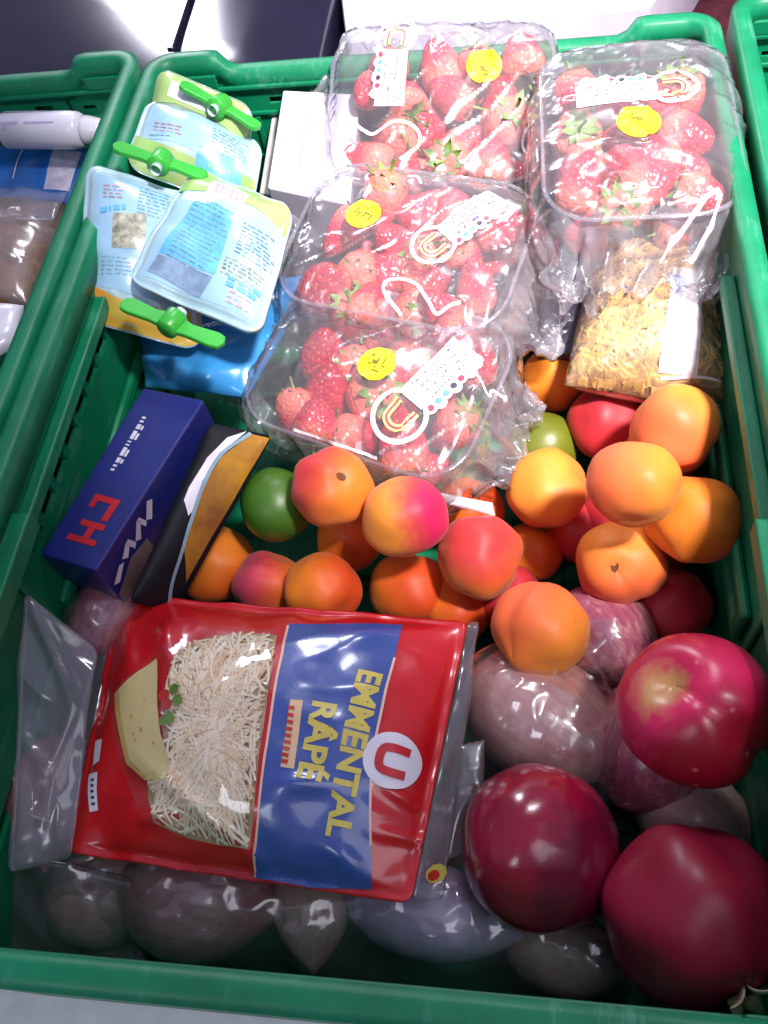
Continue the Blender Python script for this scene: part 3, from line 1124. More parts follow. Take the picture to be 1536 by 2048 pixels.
wr = Wrap(2, 0.026, 0.012, 0.98, crumple=1.7)
t2 = punnet('sunlit wrapped right punnet of strawberries, lying lengthwise along the right wall', (0.1405, 0.1808, 0.1720), (R(0), R(-4), R(91)), 2, wr,
            'right punnet', berry_layout(29), True, 1.0)
film_sticker(t2, wr, *(-0.0078, -0.0008), 0.0128, R(-90), MARKS3)
film_logo(t2, wr, *(0.0198, 0.0213), R(-90), 0.95, 0.050)
film_line(t2, wr, [(-0.0870, 0.0091), (-0.0733, 0.0262), (-0.0638, 0.0370), (-0.0705, 0.0389), (-0.0813, 0.0320), (-0.0880, 0.0221)], 0.0022)

wr = Wrap(3, 0.020, 0.030, 0.74, crumple=1.4)
t3 = punnet('wrapped middle punnet of strawberries, grey print across its film', (0.0009, 0.1317, 0.1350), (R(9), R(0), R(-16)), 3, wr,
            'middle punnet', berry_layout(5))
film_sticker(t3, wr, *(-0.0313, -0.0109), 0.0115, 0.25, MARKS2)
film_logo(t3, wr, *(0.0220, 0.0057), R(-58), 0.95, 0.046, grey=True)
film_line(t3, wr, [(0.0165, 0.0540), (0.0019, 0.0422), (0.0037, 0.0335), (0.0184, 0.0336), (0.0306, 0.0429), (0.0379, 0.0495), (0.0445, 0.0429), (0.0505, 0.0402)], 0.0021)
film_line(t3, wr, [(-0.0145, -0.0492), (-0.0070, -0.0475), (-0.0028, -0.0424)], 0.0018)

wr = Wrap(4, 0.034, 0.020, 0.66, crumple=1.5)
t4 = punnet('wrapped front punnet of strawberries, touching the apricots', (-0.0153, 0.0528, 0.1040), (R(9), R(2), R(-21)), 4, wr,
            'front punnet', berry_layout(77))
film_sticker(t4, wr, *(0.0033, 0.0009), 0.0120, 0.1, MARKS)
film_logo(t4, wr, *(0.0307, 0.0277), R(-70), 1.12, 0.044)
film_line(t4, wr, [(0.0528, -0.0172), (0.0625, -0.0133), (0.0719, -0.0058), (0.0730, -0.0108), (0.0790, -0.0154)], 0.0014)
film_line(t4, wr, [(-0.0306, 0.0548), (-0.0080, 0.0541), (0.0138, 0.0540), (0.0273, 0.0540)], 0.0016)


# ------------------------------------------------------------------ soft packs on a four-cornered patch
class Pack:
    """a soft flat pack between four corners (top left, top right, bottom right, bottom left); a, b are metres from the top-left corner"""

    def __init__(self, q, thick, seed=0, wrinkle=0.0008, p=3.0, rnd=0.0, creases=(), flat=0.0, soft=0.5, wave=0.0):
        self.soft, self.wave = soft, wave
        self.q = [Vector(v) for v in q]
        self.W = ((self.q[1] - self.q[0]).length + (self.q[2] - self.q[3]).length) / 2
        self.H = ((self.q[3] - self.q[0]).length + (self.q[2] - self.q[1]).length) / 2
        self.thick, self.seed, self.wr, self.p, self.creases, self.rnd, self.flat = thick, seed, wrinkle, p, creases, rnd, flat
        n = (self.q[1] - self.q[0]).cross(self.q[3] - self.q[0])
        n2 = (self.q[2] - self.q[3]).cross(self.q[2] - self.q[1])
        n = (n.normalized() + n2.normalized())
        self.n = n.normalized()
        if self.n.z < 0: self.n = -self.n

    def base(self, a, b):
        r = self.rnd
        if r:
            x, y = min(a, self.W - a), min(b, self.H - b)
            if x < r and y < r:
                dx, dy = (r - x) / r, (r - y) / r
                x2, y2 = r - r * dx * math.sqrt(1 - dy * dy / 2), r - r * dy * math.sqrt(1 - dx * dx / 2)
                a = x2 if a < self.W / 2 else self.W - x2
                b = y2 if b < self.H / 2 else self.H - y2
        u, v = a / self.W, b / self.H
        q = self.q
        return q[0] * (1 - u) * (1 - v) + q[1] * u * (1 - v) + q[2] * u * v + q[3] * (1 - u) * v

    def bulge(self, a, b):
        m = self.flat
        u = (a - m) / max(1e-6, self.W - 2 * m)
        v = (b - m) / max(1e-6, self.H - 2 * m)
        fu = max(0.0, 1 - abs(2 * u - 1) ** self.p)
        fv = max(0.0, 1 - abs(2 * v - 1) ** self.p)
        return self.thick * (fu * fv) ** self.soft

    def relief(self, a, b):
        s = self.seed * 3.7
        w = self.wr * (nz(a * 40 + s, b * 40, 1.0) + 0.8 * ridge(a * 24 + b * 17 + s, b * 36 - a * 12, 2.0))
        if self.wave:
            w += self.wave * (nz(a * 17 + s, b * 15, 5.0) + 0.5 * nz(a * 36 - s, b * 30, 6.0))
        for (x0, y0, x1, y1, amp, wid) in self.creases:
            dx, dy = x1 - x0, y1 - y0
            L2 = dx * dx + dy * dy
            t = max(0.0, min(1.0, ((a - x0) * dx + (b - y0) * dy) / L2))
            d = math.hypot(a - x0 - t * dx, b - y0 - t * dy)
            w += amp * math.exp(-(d / wid) ** 2) * math.sin(math.pi * (0.08 + 0.84 * t))
        return w

    def top(self, a, b, lift=0.0):
        return self.base(a, b) + self.n * (self.bulge(a, b) + self.relief(a, b) + lift)

    def bot(self, a, b):
        return self.base(a, b) - self.n * (self.bulge(a, b) * 0.8 + 0.0008) + self.n * self.relief(a, b) * 0.3

    def skin(self, name, mat, parent, nu=60, nv=50):
        top = lambda u, v: self.top(u * self.W, v * self.H)
        bot = lambda u, v: self.bot(u * self.W, v * self.H)
        vs, fs = grid(top, nu, nv)
        vs2, fs2 = grid(bot, nu, nv)
        k = len(vs)
        fs = [tuple(f) for f in fs] + [tuple(k + i for i in reversed(f)) for f in fs2]
        loop = [i for i in range(nu + 1)] + [j * (nu + 1) + nu for j in range(1, nv + 1)] + [nv * (nu + 1) + i for i in range(nu - 1, -1, -1)] + [j * (nu + 1) for j in range(nv - 1, 0, -1)]
        for i in range(len(loop)):
            a, b = loop[i], loop[(i + 1) % len(loop)]
            fs.append((a, a + k, b + k, b))
        return mesh(name, vs + vs2, fs, mat, parent)

    def at_lift(self, lift):
        return lambda a, b: self.top(a, b, lift)

    def rect(self, u0, u1, v0, v1, m=0.0):
        return [(u0 * self.W + m, v0 * self.H + m), (u1 * self.W - m, v0 * self.H + m), (u1 * self.W - m, v1 * self.H - m), (u0 * self.W + m, v1 * self.H - m)]


# ---- grated cheese bag
def printed(name, col, wr=0.45, coat=0.8, rough=0.32, var=0.06):
    m = solid(name, col, rough, var=var, scale=40.0, bump=wr, bscale=60.0, coat=coat)
    return m


M['bag_red'] = printed('cheese_bag_red', (0.56, 0.006, 0.012))
M['bag_blue'] = printed('cheese_bag_blue', (0.042, 0.085, 0.34))
M['bag_gold'] = solid('gold_lettering', (0.62, 0.50, 0.10), 0.4, var=0.08)
M['bag_tan'] = solid('tan_tag_print', (0.72, 0.48, 0.28), 0.4, var=0.06)
M['bag_line'] = solid('pale_line_print', (0.80, 0.50, 0.42), 0.4, var=0.06)
M['bag_white'] = solid('white_roundel_print', (0.70, 0.66, 0.76), 0.4, var=0.05)
M['bag_red_ink'] = solid('red_ink', (0.50, 0.01, 0.025), 0.4)
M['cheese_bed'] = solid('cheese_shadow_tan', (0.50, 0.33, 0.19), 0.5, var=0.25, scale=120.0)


def shred_mat():
    m, nt, out = new_mat('grated_cheese')
    geo = add(nt, 'ShaderNodeNewGeometry')
    b = add(nt, 'ShaderNodeBsdfPrincipled', Roughness=0.4)
    nt.links.new(ramp(nt, geo.outputs['Random Per Island'], [(0.0, (0.70, 0.45, 0.24)), (0.35, (0.88, 0.70, 0.46)), (1.0, (0.95, 0.86, 0.68))]), b.inputs['Base Color'])
    nt.links.new(b.outputs['BSDF'], out.inputs['Surface'])
    return m


M['shred'] = shred_mat()
M['wedge'] = solid('cheese_wedge', (0.70, 0.56, 0.24), 0.45, var=0.07, scale=30.0)
M['wedge_rind'] = solid('cheese_rind', (0.55, 0.36, 0.10), 0.5, var=0.1)
M['leaf_print'] = solid('parsley_print', (0.16, 0.30, 0.03), 0.45, var=0.2)
M['tomato_print'] = solid('tomato_print', (0.55, 0.03, 0.02), 0.35, var=0.15)

eb = Pack([(-0.1629, -0.0910, 0.0980), (0.0450, -0.1050, 0.1040), (0.0250, -0.2496, 0.1120), (-0.1480, -0.2378, 0.1080)], 0.029, seed=2, wrinkle=0.0016, p=2.0, flat=0.004, rnd=0.006, soft=0.72, wave=0.0030,
          creases=[(*(0.0406, 0.1025), *(0.1176, 0.1436), 0.0048, 0.0040), (*(0.0411, 0.1297), *(0.0709, 0.1269), 0.0036, 0.0035),
                   (*(0.1138, 0.1086), *(0.1498, 0.1027), 0.0030, 0.004), (*(0.1664, 0.0988), *(0.1881, 0.1056), 0.0028, 0.003),
                   (*(0.1349, 0.0276), *(0.1573, 0.0138), 0.0036, 0.006), (*(0.0353, 0.0162), *(0.0470, 0.0517), 0.0036, 0.006),
                   (*(0.1656, 0.1198), *(0.2042, 0.1188), 0.0024, 0.003), (*(0.1473, 0.1290), *(0.1697, 0.1425), 0.0032, 0.005),
                   (*(0.0088, 0.0160), *(0.0228, 0.0554), 0.0040, 0.006)])
ec = sum(eb.q, Vector()) / 4
er = wempty('grated_cheese_bag', (ec.x, ec.y, ec.z - 0.018))
tag(er, 'red and blue bag of grated emmental lying at the front of the crate', 'cheese bag')
eb.skin('bag_film', M['bag_red'], er, 130, 110)
band = poly('blue_band', [(0.1027, 0.0163), (0.1344, 0.0137), (0.1601, 0.0080), (0.1611, 0.0328), (0.1606, 0.0615), (0.1607, 0.0825), (0.1626, 0.1019), (0.1664, 0.1241), (0.1703, 0.1434),
                          (0.1386, 0.1467), (0.1079, 0.1458), (0.1103, 0.1227), (0.1099, 0.0895), (0.1079, 0.0606), (0.1056, 0.0343)], eb.at_lift(0.0006), M['bag_blue'], er, 0.0025)
polys('border_line', strip_pts([(0.1028, 0.0177), (0.1064, 0.0404), (0.1082, 0.0633), (0.1099, 0.0908), (0.1103, 0.1227), (0.1079, 0.1455)], 0.0013), eb.at_lift(0.0009), M['bag_line'], er)
polys('border_line', strip_pts([(0.1610, 0.0322), (0.1606, 0.0615), (0.1607, 0.0825), (0.1626, 0.1019), (0.1668, 0.1262)], 0.0012), eb.at_lift(0.0009), M['bag_line'], er)
text('lettering', 'EMMENTAL', 0.0158, *(0.1506, 0.0842), R(91), eb.at_lift(0.0010), M['bag_gold'], band, bold=0.0006, sx=1.02, step=0.003)
text('lettering', 'R\u00c2P\u00c9', 0.0165, *(0.1330, 0.0842), R(91), eb.at_lift(0.0010), M['bag_gold'], band, bold=0.0006, sx=1.05, step=0.003)
tg = poly('tan_tag', [(0.1170, 0.0664), (0.1231, 0.0657), (0.1254, 0.1000), (0.1186, 0.0999)], eb.at_lift(0.0009), M['bag_tan'], er)
polys('small_print', [[(a - 0.0016, b - 0.0011), (a + 0.0016, b - 0.0009), (a + 0.0015, b + 0.0009), (a - 0.0016, b + 0.0007)] for a, b in
      [(0.1184, 0.0708), (0.1186, 0.0745), (0.1190, 0.0779), (0.1192, 0.0813), (0.1194, 0.0846), (0.1198, 0.0878), (0.1199, 0.0911), (0.1201, 0.0943), (0.1202, 0.0973)]],
      eb.at_lift(0.0013), M['tomato_print'], tg, 0.006)
ru = poly('roundel', circle(*(0.1701, 0.0865), 0.0138, 32), eb.at_lift(0.0010), M['bag_white'], er)
ux, uy = (0.1701, 0.0865)
ul = []
ca, sa = math.cos(R(3)), math.sin(R(3))
for x_, y_ in spline([(0.0075, -0.0056), (0.0, -0.0058), (-0.0048, -0.0046), (-0.0060, 0.0), (-0.0048, 0.0046), (0.0, 0.0058), (0.0075, 0.0056)], 6):
    ul.append((ux + x_ * ca - y_ * sa, uy + x_ * sa + y_ * ca))
polys('roundel_letter', strip_pts(ul, 0.0042), eb.at_lift(0.0014), M['bag_red_ink'], ru, 0.006)
# the cheese picture
CH = [(0.0555, 0.0351), (0.0689, 0.0299), (0.0859, 0.0266), (0.0996, 0.0265), (0.1042, 0.0525), (0.1060, 0.0770), (0.1074, 0.1046), (0.1077, 0.1230), (0.1058, 0.1360), (0.0900, 0.1356), (0.0704, 0.1339),
      (0.0535, 0.1304), (0.0476, 0.1201), (0.0467, 0.1107), (0.0543, 0.1052), (0.0526, 0.0901), (0.0477, 0.0744), (0.0477, 0.0546), (0.0498, 0.0425)]
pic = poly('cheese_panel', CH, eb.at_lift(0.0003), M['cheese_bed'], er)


def inside(pt, pg):
    x, y = pt
    c = False
    for i in range(len(pg)):
        (x1, y1), (x2, y2) = pg[i], pg[i - 1]
        if (y1 > y) != (y2 > y) and x < (x2 - x1) * (y - y1) / (y2 - y1) + x1:
            c = not c
    return c


rnd = random.Random(5)
vs, fs = [], []
xs, ys = [p_[0] for p_ in CH], [p_[1] for p_ in CH]
cnt = 0
tries = 0
while cnt < 950 and tries < 30000:
    tries += 1
    a, b = rnd.uniform(min(xs), max(xs)), rnd.uniform(min(ys), max(ys))
    ang = rnd.uniform(0, 6.283) if rnd.random() < 0.45 else math.atan2(b - (0.0814, 0.0875)[1], a - (0.0814, 0.0875)[0]) + rnd.uniform(-0.5, 0.5)
    L = rnd.uniform(0.010, 0.030)
    cv = rnd.uniform(-1, 1) * 0.7
    pts = []
    ok = True
    for k in range(6):
        t = (k / 5 - 0.5) * L
        q = (a + t * math.cos(ang + cv * (k / 5 - 0.5)), b + t * math.sin(ang + cv * (k / 5 - 0.5)))
        ok = ok and inside(q, CH)
        pts.append(q)
    if not ok:
        continue
    cnt += 1
    z = 0.0006 + 0.0018 * cnt / 950
    w = rnd.uniform(0.00045, 0.0008)
    base = len(vs)
    for k, q in enumerate(pts):
        t = (Vector(pts[min(5, k + 1)]) - Vector(pts[max(0, k - 1)])).normalized()
        nn = Vector((-t.y, t.x)) * w
        vs += [eb.top(q[0] + nn.x, q[1] + nn.y, z), eb.top(q[0], q[1], z + 0.0007), eb.top(q[0] - nn.x, q[1] - nn.y, z)]
    for k in range(5):
        i = base + k * 3
        fs += [(i, i + 1, i + 4, i + 3), (i + 1, i + 2, i + 5, i + 4)]
sh = mesh('cheese_shreds', vs, fs, M['shred'], er)
sh['kind'] = 'stuff'
wd = poly('cheese_wedge', [(0.0395, 0.0482), (0.0450, 0.0691), (0.0520, 0.0902), (0.0597, 0.1035), (0.0600, 0.1124), (0.0458, 0.1122), (0.0329, 0.1047), (0.0244, 0.0877), (0.0162, 0.0675), (0.0300, 0.0553)],
          eb.at_lift(0.0030), M['wedge'], er)
poly('rind', [(0.0162, 0.0675), (0.0194, 0.0667), (0.0273, 0.0868), (0.0350, 0.1031), (0.0467, 0.1107), (0.0458, 0.1122), (0.0329, 0.1047), (0.0244, 0.0877)], eb.at_lift(0.0033), M['wedge_rind'], wd)
polys('cheese_holes', [circle(*q, r_, 8) for q, r_ in (((0.0320, 0.0815), 0.0008), ((0.0399, 0.0884), 0.0011), ((0.0353, 0.0907), 0.0007), ((0.0487, 0.0948), 0.0008), ((0.0383, 0.0722), 0.0006), ((0.0372, 0.0938), 0.0006))],
      eb.at_lift(0.0034), M['wedge_rind'], wd, 0)
polys('tomato_picture', [circle(*(0.0496, 0.0702), 0.0034, 14), circle(*(0.0528, 0.0754), 0.0030, 14)], eb.at_lift(0.0036), M['tomato_print'], er, 0)
polys('parsley_picture', [circle(*(0.0553, 0.0670), 0.0030, 7), circle(*(0.0589, 0.0731), 0.0032, 6), circle(*(0.0558, 0.0825), 0.0034, 7), circle(*(0.0522, 0.0844), 0.0022, 6)], eb.at_lift(0.0040), M['leaf_print'], er, 0)
poly('clear_window', [(0.0168, 0.0655), (0.0406, 0.0429), (0.0551, 0.0332), (0.1002, 0.0244), (0.1073, 0.0769), (0.1064, 0.1372), (0.0706, 0.1356), (0.0477, 0.1302), (0.0312, 0.1080), (0.0199, 0.0864)], eb.at_lift(0.0046), M['window'], er, 0.003)
# use-by boxes printed white on the left edge
for q in ([(0.0053, 0.0906), (0.0114, 0.0906), (0.0123, 0.1022), (0.0076, 0.1041)], [(0.0048, 0.1083), (0.0123, 0.1078), (0.0164, 0.1263), (0.0112, 0.1275)]):
    wp = poly('white_panel', q, eb.at_lift(0.0005), M['bag_white'], er)
(a0, b0), (a1, b1) = (0.0093, 0.1103), (0.0134, 0.1250)
polys('small_print', [[(a0 + (a1 - a0) * f - 0.0012, b0 + (b1 - b0) * f - 0.0006), (a0 + (a1 - a0) * f + 0.0012, b0 + (b1 - b0) * f - 0.0006),
                       (a0 + (a1 - a0) * f + 0.0012, b0 + (b1 - b0) * f + 0.0006), (a0 + (a1 - a0) * f - 0.0012, b0 + (b1 - b0) * f + 0.0006)] for f in (0.1, 0.3, 0.5, 0.7, 0.9)],
      eb.at_lift(0.0008), M['dark_print'], wp, 0)
# clear sealed margins left and right of the printed part
sl = Pack([(-0.1682, -0.0991, 0.0975), (-0.1616, -0.0929, 0.0985), (-0.1469, -0.2377, 0.1075), (-0.1650, -0.2385, 0.1030)], 0.0012, seed=9, wrinkle=0.0016, rnd=0.003, wave=0.002)
sl.skin('clear_seal', M['bag'], er, 14, 40)
sr_ = Pack([(0.0446, -0.1047, 0.1020), (0.0508, -0.1036, 0.1000), (0.0383, -0.2453, 0.1000), (0.0249, -0.2490, 0.1110)], 0.0012, seed=8, wrinkle=0.0016, rnd=0.003, wave=0.002)
sr_.skin('clear_seal', M['bag'], er, 14, 40)
poly('corner_mark', circle(*(0.0071, 0.1320), 0.0045, 9), sr_.at_lift(0.0016), M['bag_gold'], er, 0)
poly('corner_mark', circle(*(0.0060, 0.1328), 0.0026, 7), sr_.at_lift(0.0019), M['tomato_print'], er, 0)

# ---- drink pouches with green propeller caps
M['pouch_blue'] = solid('pouch_pale_blue', (0.36, 0.53, 0.62), 0.28, var=0.08, scale=22.0, coat=0.5, bump=0.1, bscale=50.0)
M['pouch_face'] = solid('pouch_ice_blue_print', (0.30, 0.50, 0.68), 0.28, var=0.10, scale=24.0, coat=0.5, bump=0.1, bscale=50.0)
M['pouch_clear'] = solid('pouch_green_clear', (0.36, 0.50, 0.40), 0.2, var=0.15, scale=24.0, coat=0.6, alpha=0.7)
M['pouch_mid'] = solid('pouch_sky_blue_print', (0.12, 0.40, 0.66), 0.3, var=0.14, scale=70.0, coat=0.4)
M['pouch_dark'] = solid('pouch_grey_blue_print', (0.19, 0.28, 0.42), 0.35, var=0.2, scale=80.0, coat=0.3)
M['pouch_olive'] = solid('pouch_olive_print', (0.36, 0.36, 0.28), 0.35, var=0.35, scale=220.0, coat=0.3)
M['pouch_text'] = solid('pouch_teal_ink', (0.26, 0.46, 0.62), 0.4, var=0.2)
M['pouch_red'] = solid('pouch_red_ink', (0.48, 0.30, 0.34), 0.4, var=0.3)
M['pouch_green'] = solid('pouch_gusset_green', (0.20, 0.42, 0.10), 0.3, var=0.25, scale=40.0, coat=0.5, col2=(0.42, 0.44, 0.20))
M['pouch_orange'] = solid('pouch_gusset_orange', (0.62, 0.22, 0.03), 0.3, var=0.2, scale=40.0, coat=0.5, col2=(0.45, 0.42, 0.06))
M['pouch_white'] = solid('pouch_white_print', (0.62, 0.62, 0.70), 0.35, var=0.05, coat=0.3)
M['bar_ink'] = solid('barcode_ink', (0.34, 0.22, 0.38), 0.5)
M['cap_green'] = solid('green_cap_plastic', (0.040, 0.40, 0.045), 0.32, var=0.08, scale=30.0, spec=0.5)
M['spout'] = solid('spout_plastic', (0.50, 0.62, 0.66), 0.3)


def propeller_cap(root, c, axis, wing, span=0.030):
    """twist cap: a ribbed drum with two flat rounded wings"""
    axis, wing = Vector(axis).normalized(), Vector(wing).normalized()
    axis = (axis - wing * wing.dot(axis)).normalized()
    third = axis.cross(wing)
    c = Vector(c)
    n = 20
    vs, fs = [], []
    prof = [(0.0, 0.0), (0.0066, 0.0), (0.0070, 0.001), (0.0066, 0.012), (0.0058, 0.0132), (0.0, 0.0132)]
    for r, h in prof:
        for k in range(n):
            a = 2 * math.pi * k / n
            rr = r * (1 + (0.03 if k % 2 else 0.0))
            vs.append(c + axis * h + wing * (rr * math.cos(a)) + third * (rr * math.sin(a)))
    for i in range(len(prof) - 1):
        for k in range(n):
            fs.append((i * n + k, i * n + (k + 1) % n, (i + 1) * n + (k + 1) % n, (i + 1) * n + k))
    cap = mesh('cap', vs, fs, M['cap_green'], root)
    for sgn in (-1, 1):
        out2 = [(0.004, -0.0058), (span * 0.35, -0.0040), (span * 0.8, -0.0056), (span * 0.94, -0.0046), (span, 0.0), (span * 0.94, 0.0046), (span * 0.8, 0.0056), (span * 0.35, 0.0050), (0.004, 0.0058)]
        vs, fs = [], []
        m_ = len(out2)
        for hh in (-0.0017, 0.0017):
            for x, y in out2:
                vs.append(c + axis * (0.0065 + y) + wing * (sgn * x) + third * (hh + sgn * 0.10 * (x - 0.006)))
        fs.append(tuple(range(m_ - 1, -1, -1)))
        fs.append(tuple(range(m_, 2 * m_)))
        for i in range(m_):
            fs.append((i, (i + 1) % m_, m_ + (i + 1) % m_, m_ + i))
        bevel(mesh('wing', vs, fs, M['cap_green'], cap, smooth=False), 0.0008)
    vs, fs = [], []
    for r, h in ((0.0036, -0.004), (0.0036, 0.001), (0.0, 0.001)):
        for k in range(12):
            a = 2 * math.pi * k / 12
            vs.append(c + axis * h + wing * (r * math.cos(a)) + third * (r * math.sin(a)))
    for i in range(2):
        for k in range(12):
            fs.append((i * 12 + k, i * 12 + (k + 1) % 12, (i + 1) * 12 + (k + 1) % 12, (i + 1) * 12 + k))
    mesh('spout', vs, fs, M['spout'], root)


def pouch(label, quad, seed, spout_end, gusset, prints=(), thick=0.013, panel=True, body='pouch_blue'):
    """spout_end / gusset end: 'top' or 'bottom' of the quad"""
    pk = Pack(quad, thick, seed=seed, wrinkle=0.0026, p=2.2, flat=0.003, rnd=0.012, wave=0.0036, creases=[(0.02, 0.03, 0.05, 0.07, 0.0012, 0.006), (0.06, 0.02, 0.03, 0.05, 0.001, 0.005)])
    c = sum(pk.q, Vector()) / 4
    root = wempty('drink_pouch', (c.x, c.y, c.z - thick))
    tag(root, label, 'pouch', 'drink pouches with green caps')
    pk.skin('pouch_body', M[body], root, 60, 70)
    W, H = pk.W, pk.H
    if panel:
        poly('blue_panel', [(0.008, 0.006), (W - 0.008, 0.006), (W - 0.007, H - 0.022), (0.007, H - 0.022)] if spout_end == 'top' else
         [(0.007, 0.022), (W - 0.007, 0.022), (W - 0.008, H - 0.006), (0.008, H - 0.006)], pk.at_lift(0.0003), M['pouch_face'], root)
    gcol = M['pouch_orange'] if gusset == 'orange' else M['pouch_green']
    gp = [(0.001, H - 0.024), (W * 0.3, H - 0.018), (W * 0.7, H - 0.018), (W - 0.001, H - 0.024), (W - 0.001, H - 0.001), (0.001, H - 0.001)]
    if spout_end == 'bottom':
        gp = [(x, H - y) for x, y in gp]
    poly('gusset', gp, pk.at_lift(0.0005), gcol, root)
    for kind, pts in prints:
        nm = {'pouch_mid': 'blue_panel', 'pouch_dark': 'grey_panel', 'pouch_olive': 'picture_panel', 'pouch_white': 'white_panel'}.get(kind, 'print_block')
        poly(nm, pts, pk.at_lift(0.0006 if kind != 'pouch_text' else 0.0009), M[kind], root)
    return pk, root


def lines_of_print(pk, root, org, du, dv, rows, length, mat, seed, th=0.0009, gap=0.0026, lift=0.001):
    """rows of tiny unreadable print: org (a, b), du along the row, dv to the next row"""
    rnd = random.Random(seed)
    du, dv = Vector(du).normalized(), Vector(dv).normalized()
    q = []
    for r_ in range(rows):
        t = 0.0
        while t < length * rnd.uniform(0.75, 1.0):
            l = rnd.uniform(0.0015, 0.0055)
            p0 = Vector(org) + du * t + dv * (r_ * gap)
            q.append([tuple(p0), tuple(p0 + du * l), tuple(p0 + du * l + dv * th), tuple(p0 + dv * th)])
            t += l + rnd.uniform(0.0008, 0.0018)
    return polys('small_print', q, pk.at_lift(lift), M[mat], root, 0.008)


# rearmost pouch, upside down: its green base shows above the others
pk, pr = pouch('pouch lying upside down at the back left, its green base uppermost', [(-0.1766, 0.2578, 0.2140), (-0.1040, 0.2211, 0.2020), (-0.1247, 0.1941, 0.1500), (-0.1895, 0.2047, 0.1750)], 4, 'bottom', 'green', panel=False, body='pouch_clear')
poly('white_panel', pk.rect(0.2, 0.75, 0.08, 0.24), pk.at_lift(0.0008), M['pouch_white'], pr)
# second pouch
pk, pr = pouch('pale blue pouch at the back with a green cap on its upper edge', [(-0.1818, 0.2363, 0.2060), (-0.1001, 0.2060, 0.1860), (-0.1080, 0.1654, 0.1600), (-0.1882, 0.1742, 0.1960)], 1, 'top', 'green',
               prints=[('pouch_mid', [(0.0477, 0.0289), (0.0792, 0.0254), (0.0791, 0.0475), (0.0465, 0.0502)])])
propeller_cap(pr, (-0.1293, 0.2132, 0.2080), (-0.4465, 0.8948, 0.0000), (0.8948, -0.3522, -0.2745), 0.0310)
lines_of_print(pk, pr, (0.0125, 0.0208), Vector((0.0313, 0.0210)) - Vector((0.0125, 0.0208)), Vector((0.0139, 0.0377)) - Vector((0.0125, 0.0208)), 3, 0.02, 'pouch_red', 3)
lines_of_print(pk, pr, (0.0548, 0.0116), Vector((0.0804, 0.0107)) - Vector((0.0548, 0.0116)), Vector((0.0557, 0.0331)) - Vector((0.0548, 0.0116)), 7, 0.024, 'pouch_text', 4)
lines_of_print(pk, pr, (0.0110, 0.0279), Vector((0.0329, 0.0273)) - Vector((0.0110, 0.0279)), Vector((0.0115, 0.0420)) - Vector((0.0110, 0.0279)), 1, 0.02, 'pouch_text', 8, th=0.003)
# left pouch over the rim
pk, pr = pouch('pale blue pouch leaning on the left rim, orange base, green cap on top', [(-0.2004, 0.1537, 0.2160), (-0.1361, 0.1530, 0.1860), (-0.1285, 0.0609, 0.1400), (-0.2029, 0.0668, 0.1660)], 2, 'top', 'orange',
               prints=[('pouch_olive', [(0.0205, 0.0320), (0.0419, 0.0257), (0.0405, 0.0499), (0.0201, 0.0540)])])
propeller_cap(pr, (-0.1522, 0.1478, 0.2140), (-0.3436, 0.9391, 0.0000), (0.9542, -0.1085, -0.2787), 0.0305)
lines_of_print(pk, pr, (0.0132, 0.0138), Vector((0.0268, 0.0111)) - Vector((0.0132, 0.0138)), Vector((0.0133, 0.0298)) - Vector((0.0132, 0.0138)), 4, 0.016, 'pouch_red', 5)
lines_of_print(pk, pr, (0.0120, 0.0301), Vector((0.0305, 0.0225)) - Vector((0.0120, 0.0301)), Vector((0.0130, 0.0396)) - Vector((0.0120, 0.0301)), 1, 0.020, 'pouch_mid', 6, th=0.0035)
lines_of_print(pk, pr, (0.0365, 0.0075), Vector((0.0598, 0.0065)) - Vector((0.0365, 0.0075)), Vector((0.0354, 0.0270)) - Vector((0.0365, 0.0075)), 8, 0.026, 'pouch_text', 7)
lines_of_print(pk, pr, (0.0140, 0.0602), Vector((0.0311, 0.0574)) - Vector((0.0140, 0.0602)), Vector((0.0137, 0.0744)) - Vector((0.0140, 0.0602)), 5, 0.02, 'pouch_text', 9)
# front pouch, upside down
pk, pr = pouch('frontmost pale blue pouch, upside down with its green cap pointing forward', [(-0.1333, 0.1614, 0.2030), (-0.0671, 0.1337, 0.1880), (-0.0807, 0.0454, 0.1660), (-0.1639, 0.0730, 0.1920)], 3, 'bottom', 'green',
               prints=[('pouch_mid', [(0.0185, 0.0244), (0.0477, 0.0295), (0.0499, 0.0722), (0.0122, 0.0701)]), ('pouch_dark', [(0.0121, 0.0712), (0.0490, 0.0733), (0.0447, 0.0871), (0.0098, 0.0832)]),
                       ('pouch_white', [(0.0199, 0.0071), (0.0501, 0.0102), (0.0494, 0.0246), (0.0217, 0.0217)])])
propeller_cap(pr, (-0.1262, 0.0481, 0.1860), (-0.0907, -0.9959, 0.0000), (0.9043, -0.3808, -0.1932), 0.0362)
bars = []
(a0, b0), (a1, b1), (a2, b2) = (0.0226, 0.0090), (0.0476, 0.0116), (0.0247, 0.0186)
for k in range(18):
    if k == 8: continue
    f0, f1 = k / 18, (k + (0.35 + 0.4 * ((k * 7) % 3) / 2)) / 18
    P = lambda f, g: (a0 + (a1 - a0) * f + (a2 - a0) * g, b0 + (b1 - b0) * f + (b2 - b0) * g)
    bars.append([P(f0, 0), P(f1, 0), P(f1, 1), P(f0, 1)])
polys('barcode', bars, pk.at_lift(0.0010), M['bar_ink'], pr, 0.006)
lines_of_print(pk, pr, (0.0550, 0.0317), Vector((0.0744, 0.0318)) - Vector((0.0550, 0.0317)), Vector((0.0563, 0.0550)) - Vector((0.0550, 0.0317)), 9, 0.022, 'pouch_dark', 15)
